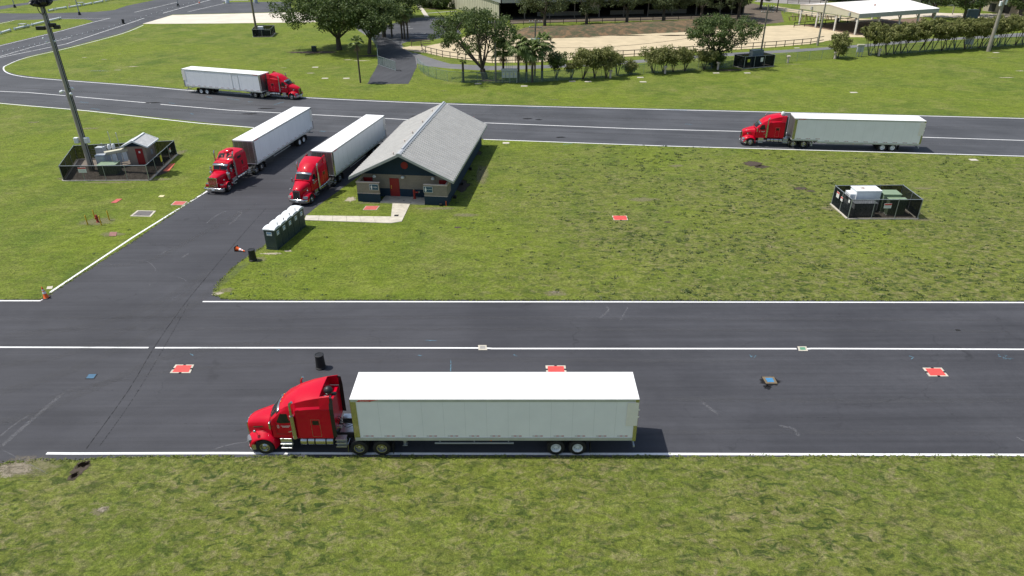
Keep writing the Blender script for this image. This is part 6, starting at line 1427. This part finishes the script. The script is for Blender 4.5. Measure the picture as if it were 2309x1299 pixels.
def oak(label, loc, H, RX, RY, fork=2.2, seed=1, mat=None, low=.38, nlimb=6, clumps=120, cr_=1.25, per=120, leaf=.36, lean=(0, 0), tr=.5, gap=1.0, group=None, name='oak_tree'):
    rg = np.random.default_rng(seed); t = thing(name, label, 'tree', (*loc, 0), 0, group)
    g = MB(); f = Vector((lean[0]*.2, lean[1]*.2, fork)); g.tube([(0, 0, -.1), (0.02, 0, .4), tuple(f*.6), tuple(f)], tr*1.15, 12, tr*.85)
    cen, rad = [], []
    for i in range(nlimb):
        a = 2*math.pi*(i+rg.uniform(-.25, .25))/nlimb; rr = rg.uniform(.45, .8) if i else .1
        tip = Vector((math.cos(a)*RX*rr+lean[0], math.sin(a)*RY*rr+lean[1], H*rg.uniform(.55, .8))); mid = f.lerp(tip, .45)+Vector((0, 0, -.04*H*rg.uniform(0, 1.5)))
        g.tube(curve3([f*.8, f, mid, tip], 4), tr*.62, 8, tr*.12)
        for j in range(4):
            st = mid.lerp(tip, rg.uniform(.0, .9)); e = st+Vector((rg.uniform(-1, 1)*RX*.45, rg.uniform(-1, 1)*RY*.45, rg.uniform(.0, .3)*H)); g.tube([st, st.lerp(e, .5)+Vector((0, 0, .2)), e], tr*.22, 6, tr*.05)
    while len(cen) < clumps:
        u = rg.normal(size=3); u /= np.linalg.norm(u); q = rg.uniform(.55, 1.0)
        z = H*(low+(1-low)*.5)+u[2]*q*H*(1-low)*.5
        th = math.atan2(u[1], u[0]); wob = 1+.16*math.sin(3*th+seed)+.10*math.sin(5*th+2*seed)+.08*math.sin(9*th+u[2]*5)
        if u[2] < -.35 and rg.random() < .45: continue
        if rg.random() > gap: continue
        x, y = u[0]*q*RX*wob+lean[0], u[1]*q*RY*wob+lean[1]
        cen.append((x, y, z-cr_*.2)); rad.append(cr_*rg.uniform(.6, 1.25))
    build(g, 'trunk', BARK, t, smooth=True)
    leaf_mesh('crown', cen, rad, per, leaf, mat or LEAFO, t, rg, shell=.35, flat=.7)
    return t
oak('huge dark oak on the left lawn with forked trunk and low drooping limb', W(765, 112), 14.5, 11.5, 10, 2.4, 11, clumps=330, cr_=1.7, per=120, leaf=.40, nlimb=8, tr=.62, low=.30)
oak('smaller dark oak just left of the gate road beside the huge oak', W(833, 121), 12, 5.6, 6, 3.0, 12, clumps=120, cr_=1.4, per=120, leaf=.38, tr=.42, low=.36, lean=(2.0, .5), nlimb=5)
oak('dark oak behind the huge oak, left of the palm clump', W(866, 84), 14, 8, 7, 3, 13, clumps=130, cr_=1.6, per=100, leaf=.42, low=.30, lean=(1, 1))
oak('dark oak at the top edge above the parking lot walk', W(926, 40), 12.5, 7.5, 6, 2.5, 14, clumps=110, cr_=1.6, per=100, leaf=.42, low=.28)
oak('dark oak at the top edge left of the parking lot', W(880, 42), 13, 9, 7, 2.5, 24, clumps=110, cr_=1.7, per=100, leaf=.42, low=.22)
oak('central oak with several trunks behind the chain link fence', W(1093, 178), 12.6, 8.6, 6.5, 1.8, 15, clumps=150, cr_=1.25, per=105, leaf=.33, tr=.55, low=.36, lean=(-2.0, 1), nlimb=8, gap=.9)
oak('wide spreading oak between the arena fence and the third cloth yard', W(1608, 151), 10.2, 7.3, 6, 2.6, 16, clumps=140, cr_=1.2, per=105, leaf=.32, tr=.5, low=.36, lean=(1.2, .5), nlimb=7)
MID = mat_leaf('grey green leaves', (.07, .095, .036), (.11, .14, .055), (.18, .21, .10), .3)
for i, (u, v, H, R_1, lb) in enumerate(((1228, 62, 13, 8, 'first large tree from the left on the bank before the barn'), (1322, 57, 12.5, 6.5, 'second large tree from the left on the bank before the barn'), (1413, 53, 12.5, 7, 'third large tree on the bank, right of the white board'), (1495, 51, 12, 5.5, 'fourth thin-trunked tree on the bank before the barn'), (1580, 50, 12.5, 7, 'fifth tree with wide fork at the right end of the bank'), (1664, 44, 12, 5.5, 'sixth tree standing right of the bank end'), (1715, 20, 10, 5, 'tree at the top edge above the insulator pole'))):
    oak(lb, W(u, v), H, R_1, 5.5, 3.4, 30+i, MID, low=.27, clumps=95, cr_=1.45, per=95, leaf=.42, tr=.42, nlimb=5, group='trees in front of the barn', name='bank_tree')
for i, (u, v, H, R_1, lb) in enumerate(((2103, 40, 10.5, 7, 'dark oak behind the canopy end with slanting double trunk'), (2172, 46, 11, 6.5, 'dark oak behind the hedge with wide low fork'), (2205, 36, 11, 7, 'dark oak left of the brown roof at top right'), (2040, 14, 11, 8, 'dark oak behind the ridge of the white canopy'), (2255, 30, 11, 6, 'dark oak in front of the brown roof'), (2305, 42, 9, 5, 'dark tree at the right edge above the hedge'), (1985, 2, 10, 7, 'dark tree far behind the left part of the white canopy roof'), (1900, 4, 9, 4, 'far tree with bare trunk behind the corral'))):
    oak(lb, W(u, v), H, R_1, 5.5, 2.6, 50+i, low=.30, clumps=85, cr_=1.4, per=85, leaf=.42, tr=.4, nlimb=5, group='oaks behind the hedge', name='oak_tree')
def shrub(label, loc, H, R_0, seed, mat=LEAFB, stems=5, clumps=52, per=85, leaf=.26, low=.34, cr_=1.0, group=None, name='shrub_tree', sparse=1.0):
    rg = np.random.default_rng(seed); R_0 = R_0*1.15; t = thing(name, label, 'shrub', (*loc, 0), 0, group); g = MB()
    for i in range(stems):
        a = rg.uniform(0, 6.28); tip = Vector((math.cos(a)*R_0*.6, math.sin(a)*R_0*.6, H*rg.uniform(.5, .8))); g.tube(curve3([(math.cos(a)*.1, math.sin(a)*.1, 0), tip*.45+Vector((0, 0, -.1)), tip], 4), .09, 6, .03)
    build(g, 'trunk', BARK, t, smooth=True); cen, rad = [], []
    for _ in range(clumps):
        u = rg.normal(size=3); u /= np.linalg.norm(u); q = rg.uniform(.3, 1)*sparse
        wob = 1+.2*math.sin(3*math.atan2(u[1], u[0])+seed); z = H*(low+(1-low)*.5)+u[2]*q*H*(1-low)*.48
        k = .62+.38*min(1, (z/H-low)/(1-low)*2.2); cen.append((u[0]*q*R_0*wob*k, u[1]*q*R_0*wob*k, z)); rad.append(cr_*rg.uniform(.55, 1.2))
    leaf_mesh('crown', cen, rad, per, leaf, mat, t, rg, shell=.2, up=.2, droop=.8, aspect=1.5); return t
GSH = 'shrub trees along the chain link fence'
for i, (u, v, top, R_0, kw, lb) in enumerate((
    (1253, 178, 114, 1.9, dict(mat=LEAFO, clumps=40), 'dark green round shrub tree just right of the palms'), (1287, 178, 140, 1.1, dict(clumps=12, sparse=.8), 'thin sparse shrub at the left of the first olive group'),
    (1314, 178, 106, 2.3, dict(clumps=55), 'largest olive shrub tree of the first group with bare multiple stems'), (1340, 176, 108, 1.7, {}, 'middle olive shrub tree of the first group'), (1367, 176, 107, 1.9, {}, 'olive shrub tree at the first standing vent with leafy foot'),
    (1392, 170, 118, 1.2, dict(clumps=16, sparse=.9), 'slender leaning shrub right of the first group'), (1421, 168, 137, 1.2, dict(clumps=22, low=.1), 'low squat bush alone between the two shrub groups'),
    (1474, 165, 106, 2.2, dict(clumps=52), 'leftmost olive shrub tree of the second group'), (1496, 163, 105, 2.0, dict(clumps=48), 'olive shrub tree behind the second standing vent'), (1518, 162, 112, 1.3, dict(clumps=22), 'narrow shrub right of the second standing vent'),
    (1543, 160, 103, 1.9, dict(clumps=44), 'olive shrub tree with bare leaning stem left of the spreading oak'), (1588, 157, 110, 1.8, dict(clumps=36), 'shrub tree under the left side of the spreading oak'), (1611, 153, 112, 1.5, dict(mat=LEAFO, clumps=50, low=.05, per=110), 'dense dark ivy bush wrapped at the spreading oak trunk'),
    (1888, 131, 72, 2.0, dict(clumps=60, low=.12), 'single round olive shrub beside the fence left of the hedge'))):
    x, y = W(u, v); shrub(lb, (x, y), HT(0, top, x, y), R_0, 100+i, group=GSH, **kw)
ordn = 'first second third fourth fifth sixth seventh eighth ninth tenth eleventh twelfth thirteenth fourteenth fifteenth sixteenth seventeenth eighteenth nineteenth twentieth twenty-first'.split()
hx = [1963, 1979, 2001, 2019, 2034, 2054, 2075, 2090, 2108, 2125, 2141, 2156, 2176, 2194, 2208, 2223, 2240, 2256, 2271, 2292, 2312]
for i, u in enumerate(hx):
    v = 126-(u-1963)*.070; top = np.interp(u, [1963, 2000, 2100, 2200, 2250, 2312], [54, 50, 42, 44, 34, 26]) + random.uniform(-4, 5); x, y = W(u, v+.5)
    shrub('%s shrub tree of the right hedge, counting from its left end' % ordn[i], (x, y+random.uniform(0, 1.2)), HT(0, top, x, y), 2.5, 200+i, stems=4, clumps=44, per=80, low=.36, cr_=.8, leaf=.28, group='hedge of shrub trees at right')
for u, v, lb in ((1000, 20, 'dark bush at the foot of the cream barn wall'), (985, 18, 'reddish dark bush in the bed left of the barn'), (958, 16, 'dark bush at the left of the bed before the barn')):
    x, y = W(u, v); shrub(lb, (x, y), 4.2, 3.4, u, mat=LEAFO if u != 985 else MID, low=.0, clumps=50, cr_=1.0, leaf=.4, group='bushes by the barn wall')
patch('mulch_bed', W(985, 20), 11, 2.4, Z2, simple('red mulch', (.16, .05, .03), .95) and DIRT, seed=3)
tag(strip('walkway', PX((940, 8), (952, 22), (963, 38)), 1.3, Z3, CONC), kind='structure'); tag(strip('walkway', PX((962, 30), (1000, 27), (1030, 25)), .9, Z2+.003, CONCD), kind='structure')

def frond(mb, base, az, el, ln, rg, n=9, spread=1.05, w_=.27, dr=.4):
    """fan leaf of a cabbage palm"""
    d = Vector((math.cos(az)*math.cos(el), math.sin(az)*math.cos(el), math.sin(el))); hub = base+d*ln*.5
    side = d.cross(Vector((0, 0, 1))).normalized(); 
    mb.add([base-side*.02, base+side*.02, hub+side*.02, hub-side*.02], [(0, 1, 2, 3)])
    for k in range(n):
        a = (k/(n-1)-.5)*2*spread; e = d*math.cos(a)+side*math.sin(a); L_ = ln*.62*(1-.25*abs(a)); m = hub+e*L_*.55+Vector((0, 0, -.04)); tip = hub+e*L_+Vector((0, 0, -dr*L_)); nn = e.cross(Vector((0, 0, 1))).normalized()*w_
        mb.add([hub, m-nn*.5, tip, m+nn*.5], [(0, 1, 2, 3)])
def palm(label, loc, H, seed, R_0=2.5, nf=58, dead=22, tr=.2, group='cabbage palms', lean=(0, 0)):
    rg = random.Random(seed); t = thing('palm_tree', label, 'palm tree', (*loc, 0), 0, group); g = MB(); top = Vector((lean[0], lean[1], H-1.3))
    g.tube([(0, 0, 0), (lean[0]*.3, lean[1]*.3, H*.4), tuple(top)], tr*1.15, 10, tr); build(g, 'trunk', BARK, t, smooth=True)
    g = MB()
    for k in range(nf): frond(g, top+Vector((0, 0, rg.uniform(-.1, .3))), rg.uniform(0, 6.28), rg.uniform(-.5, 1.35), R_0*rg.uniform(.8, 1.1), rg)
    build(g, 'crown', LEAFP, t)
    if dead:
        g = MB()
        for k in range(dead): frond(g, top+Vector((0, 0, rg.uniform(-.6, -.1))), rg.uniform(0, 6.28), rg.uniform(-1.45, -.8), R_0*rg.uniform(.6, .85), rg, n=6, w_=.08)
        build(g, 'dead_fronds', LEAFD, t)
    return t
for i, (u, v, top, kw, lb) in enumerate(((1135, 177, 98, {}, 'cabbage palm at the left of the cluster, close to the weathered pole'), (1169, 186, 88, {}, 'tall cabbage palm behind the grey meter cabinets'), (1187, 181, 96, {}, 'cabbage palm between the meter cabinets and the transformer pole'),
    (1200, 186, 100, {}, 'cabbage palm directly at the transformer drum pole'), (1222, 180, 82, {}, 'rightmost and widest cabbage palm of the cluster'), (1045, 186, 124, dict(R_0=.9, nf=10, dead=0), 'short almost bare palm left of the central oak'), (813, 187, 80, dict(R_0=1.5, nf=28, dead=6, tr=.14), 'slender lone palm standing on the left lawn'),
    (907, 88, 24, dict(R_0=2.1), 'left palm of the three at the parking lot corner'), (913, 89, 10, dict(R_0=2.1), 'middle palm of the three at the parking lot corner'), (920, 87, 20, dict(R_0=2.1), 'right palm of the three at the parking lot corner'), (884, 84, 12, dict(R_0=2.0), 'palm in front of the dark oak left of the parking lot'))):
    x, y = W(u, v); palm(lb, (x, y), HT(0, top, x, y), 300+i, **kw)
# ---------------------------------------------------------------- leafy weeds and tufts in the lawns (too many to count)
def inside(px, py, poly):
    r = np.zeros(len(px), bool); n = len(poly); P = np.array([(p[0], p[1]) for p in poly], float)
    for i in range(n):
        x0, y0 = P[i]; x1, y1 = P[(i+1) % n]
        if y0 == y1: continue
        c = ((y0 > py) != (y1 > py)) & (px < (x1-x0)*(py-y0)/(y1-y0)+x0); r ^= c
    return r
far_poly = [(240, 76), (240, 92)]+far_top+far_bot
blocked = [main, far_poly, PX((790, 470), (780, 400), (1000, 230), (1100, 280), (1095, 350), (1015, 470)), PX((680, 508), (680, 482), (935, 455), (900, 506)), CL, CR, PX((595, 570), (590, 520), (690, 470), (705, 515), (640, 570))]
def tufts(name, label, n, xr, yr, dens, size, blades, mat, seed, hgt):
    rg = np.random.default_rng(seed); x = rg.uniform(*xr, n); y = rg.uniform(*yr, n)
    keep = dens(x, y) > rg.random(n)
    for poly in blocked: keep &= ~inside(x, y, poly)
    x, y = x[keep], y[keep]; k = len(x)
    R0 = rg.uniform(.5, 1.3, k)*size; idx = np.repeat(np.arange(k), blades); m_ = len(idx)
    a = rg.uniform(0, 6.283, m_); q = np.sqrt(rg.random(m_))*R0[idx]
    cx = x[idx]+np.cos(a)*q*1.25; cy = y[idx]+np.sin(a)*q*.85; cz = hgt*(.25+.75*rg.random(m_))*(1-.55*(q/R0[idx]))
    nrm = rg.normal(size=(m_, 3))*.55; nrm[:, 2] += 1; nrm /= np.linalg.norm(nrm, axis=1)[:, None]
    t = rg.normal(size=(m_, 3)); t -= nrm*(t*nrm).sum(1)[:, None]; t /= np.linalg.norm(t, axis=1)[:, None]; b_ = np.cross(nrm, t)
    s = (rg.uniform(.06, .13, m_)*(size/.28)**.5)[:, None]; c = np.stack([cx, cy, cz], 1)
    v = np.stack([c-t*s, c+b_*s*.5, c+t*s, c-b_*s*.5], 1).reshape(-1, 3)
    me = bpy.data.meshes.new(name); N4 = 4*m_; me.vertices.add(N4); me.vertices.foreach_set('co', v.ravel().astype(np.float32)); me.loops.add(N4); me.loops.foreach_set('vertex_index', np.arange(N4, dtype=np.int32)); me.polygons.add(m_)
    me.polygons.foreach_set('loop_start', np.arange(0, N4, 4, dtype=np.int32)); me.update(calc_edges=True); me.materials.append(mat)
    tag(link(bpy.data.objects.new(name, me)), label, 'weeds', kind='stuff')
WEED = mat_leaf('weed leaves', (.035, .062, .014), (.052, .080, .018), (.085, .115, .030), .15)
LAWN = mat_leaf('grass tuft blades', (.12, .165, .025), (.16, .20, .035), (.24, .25, .08), .25)
def dn(x, y):
    d = .5+.5*np.sin(x*.31+2.1*np.sin(y*.23+1))*np.sin(y*.47+1.7*np.sin(x*.19)); e = .5+.5*np.sin(x*.9+np.sin(y*1.3)*2)*np.sin(y*1.1+x*.3)
    right = np.clip((x+4)/22, .12, 1); return np.clip(d**1.6*1.1, 0, 1)*(.35+.65*e)*right
tufts('lawn_weeds', 'dark leafy weed clumps scattered in the middle and near lawns', 10000, (-32, 62), (33, 92), dn, .26, 12, WEED, 5, .05)
tufts('lawn_weeds', 'dark leafy weed clumps in the near verge and the left lawn', 5000, (-40, 40), (21, 84), lambda x, y: dn(x+9, y+3)*.6*(y > 32), .24, 11, WEED, 6, .05)
def edge(x, y):
    return np.ones_like(x)
blocked_save = blocked; 
# grass creeping over the asphalt edges
def creep(pts, name, label, seed, spread=.12, per=5):
    rg = np.random.default_rng(seed); P = [Vector(p) for p in pts]; xs, ys = [], []
    for a, b in zip(P, P[1:]):
        L_ = (b-a).length; k = int(L_*per)
        q = rg.random(k); d = b-a; nn = Vector((-d.y, d.x)).normalized(); off = rg.normal(0, spread, k); xs += list(a.x+d.x*q+nn.x*off); ys += list(a.y+d.y*q+nn.y*off)
    xs, ys = np.array(xs), np.array(ys); k = len(xs); bl = 7; idx = np.repeat(np.arange(k), bl); m_ = len(idx); R0 = rg.uniform(.05, .16, k)
    a = rg.uniform(0, 6.283, m_); q = np.sqrt(rg.random(m_))*R0[idx]; c = np.stack([xs[idx]+np.cos(a)*q*1.4, ys[idx]+np.sin(a)*q, .012+.022*rg.random(m_)], 1)
    nrm = rg.normal(size=(m_, 3))*.6; nrm[:, 2] += 1; nrm /= np.linalg.norm(nrm, axis=1)[:, None]; t = rg.normal(size=(m_, 3)); t -= nrm*(t*nrm).sum(1)[:, None]; t /= np.linalg.norm(t, axis=1)[:, None]; b_ = np.cross(nrm, t)
    s = rg.uniform(.04, .09, m_)[:, None]; v = np.stack([c-t*s, c+b_*s*.45, c+t*s, c-b_*s*.45], 1).reshape(-1, 3)
    me = bpy.data.meshes.new(name); N4 = 4*m_; me.vertices.add(N4); me.vertices.foreach_set('co', v.ravel().astype(np.float32)); me.loops.add(N4); me.loops.foreach_set('vertex_index', np.arange(N4, dtype=np.int32)); me.polygons.add(m_)
    me.polygons.foreach_set('loop_start', np.arange(0, N4, 4, dtype=np.int32)); me.update(calc_edges=True); me.materials.append(LAWN); tag(link(bpy.data.objects.new(name, me)), label, 'grass', kind='stuff')
creep(nearR, 'edge_grass', 'short grass creeping over the near road edge', 8, .06, 9)
creep(PX((2309, 678), (1400, 676.5), (560, 676), (500, 674), (480, 660), (492, 640), (512, 617), (540, 592), (570, 572), (600, 551), (640, 522), (690, 486)), 'edge_grass', 'short dry grass at the lawn corner and along the middle lawn edge', 9, .06, 10)
creep(PX((0, 675), (93, 675), (300, 544), (465, 430)), 'edge_grass', 'short grass creeping along the left lawn edge', 10, .06, 8)
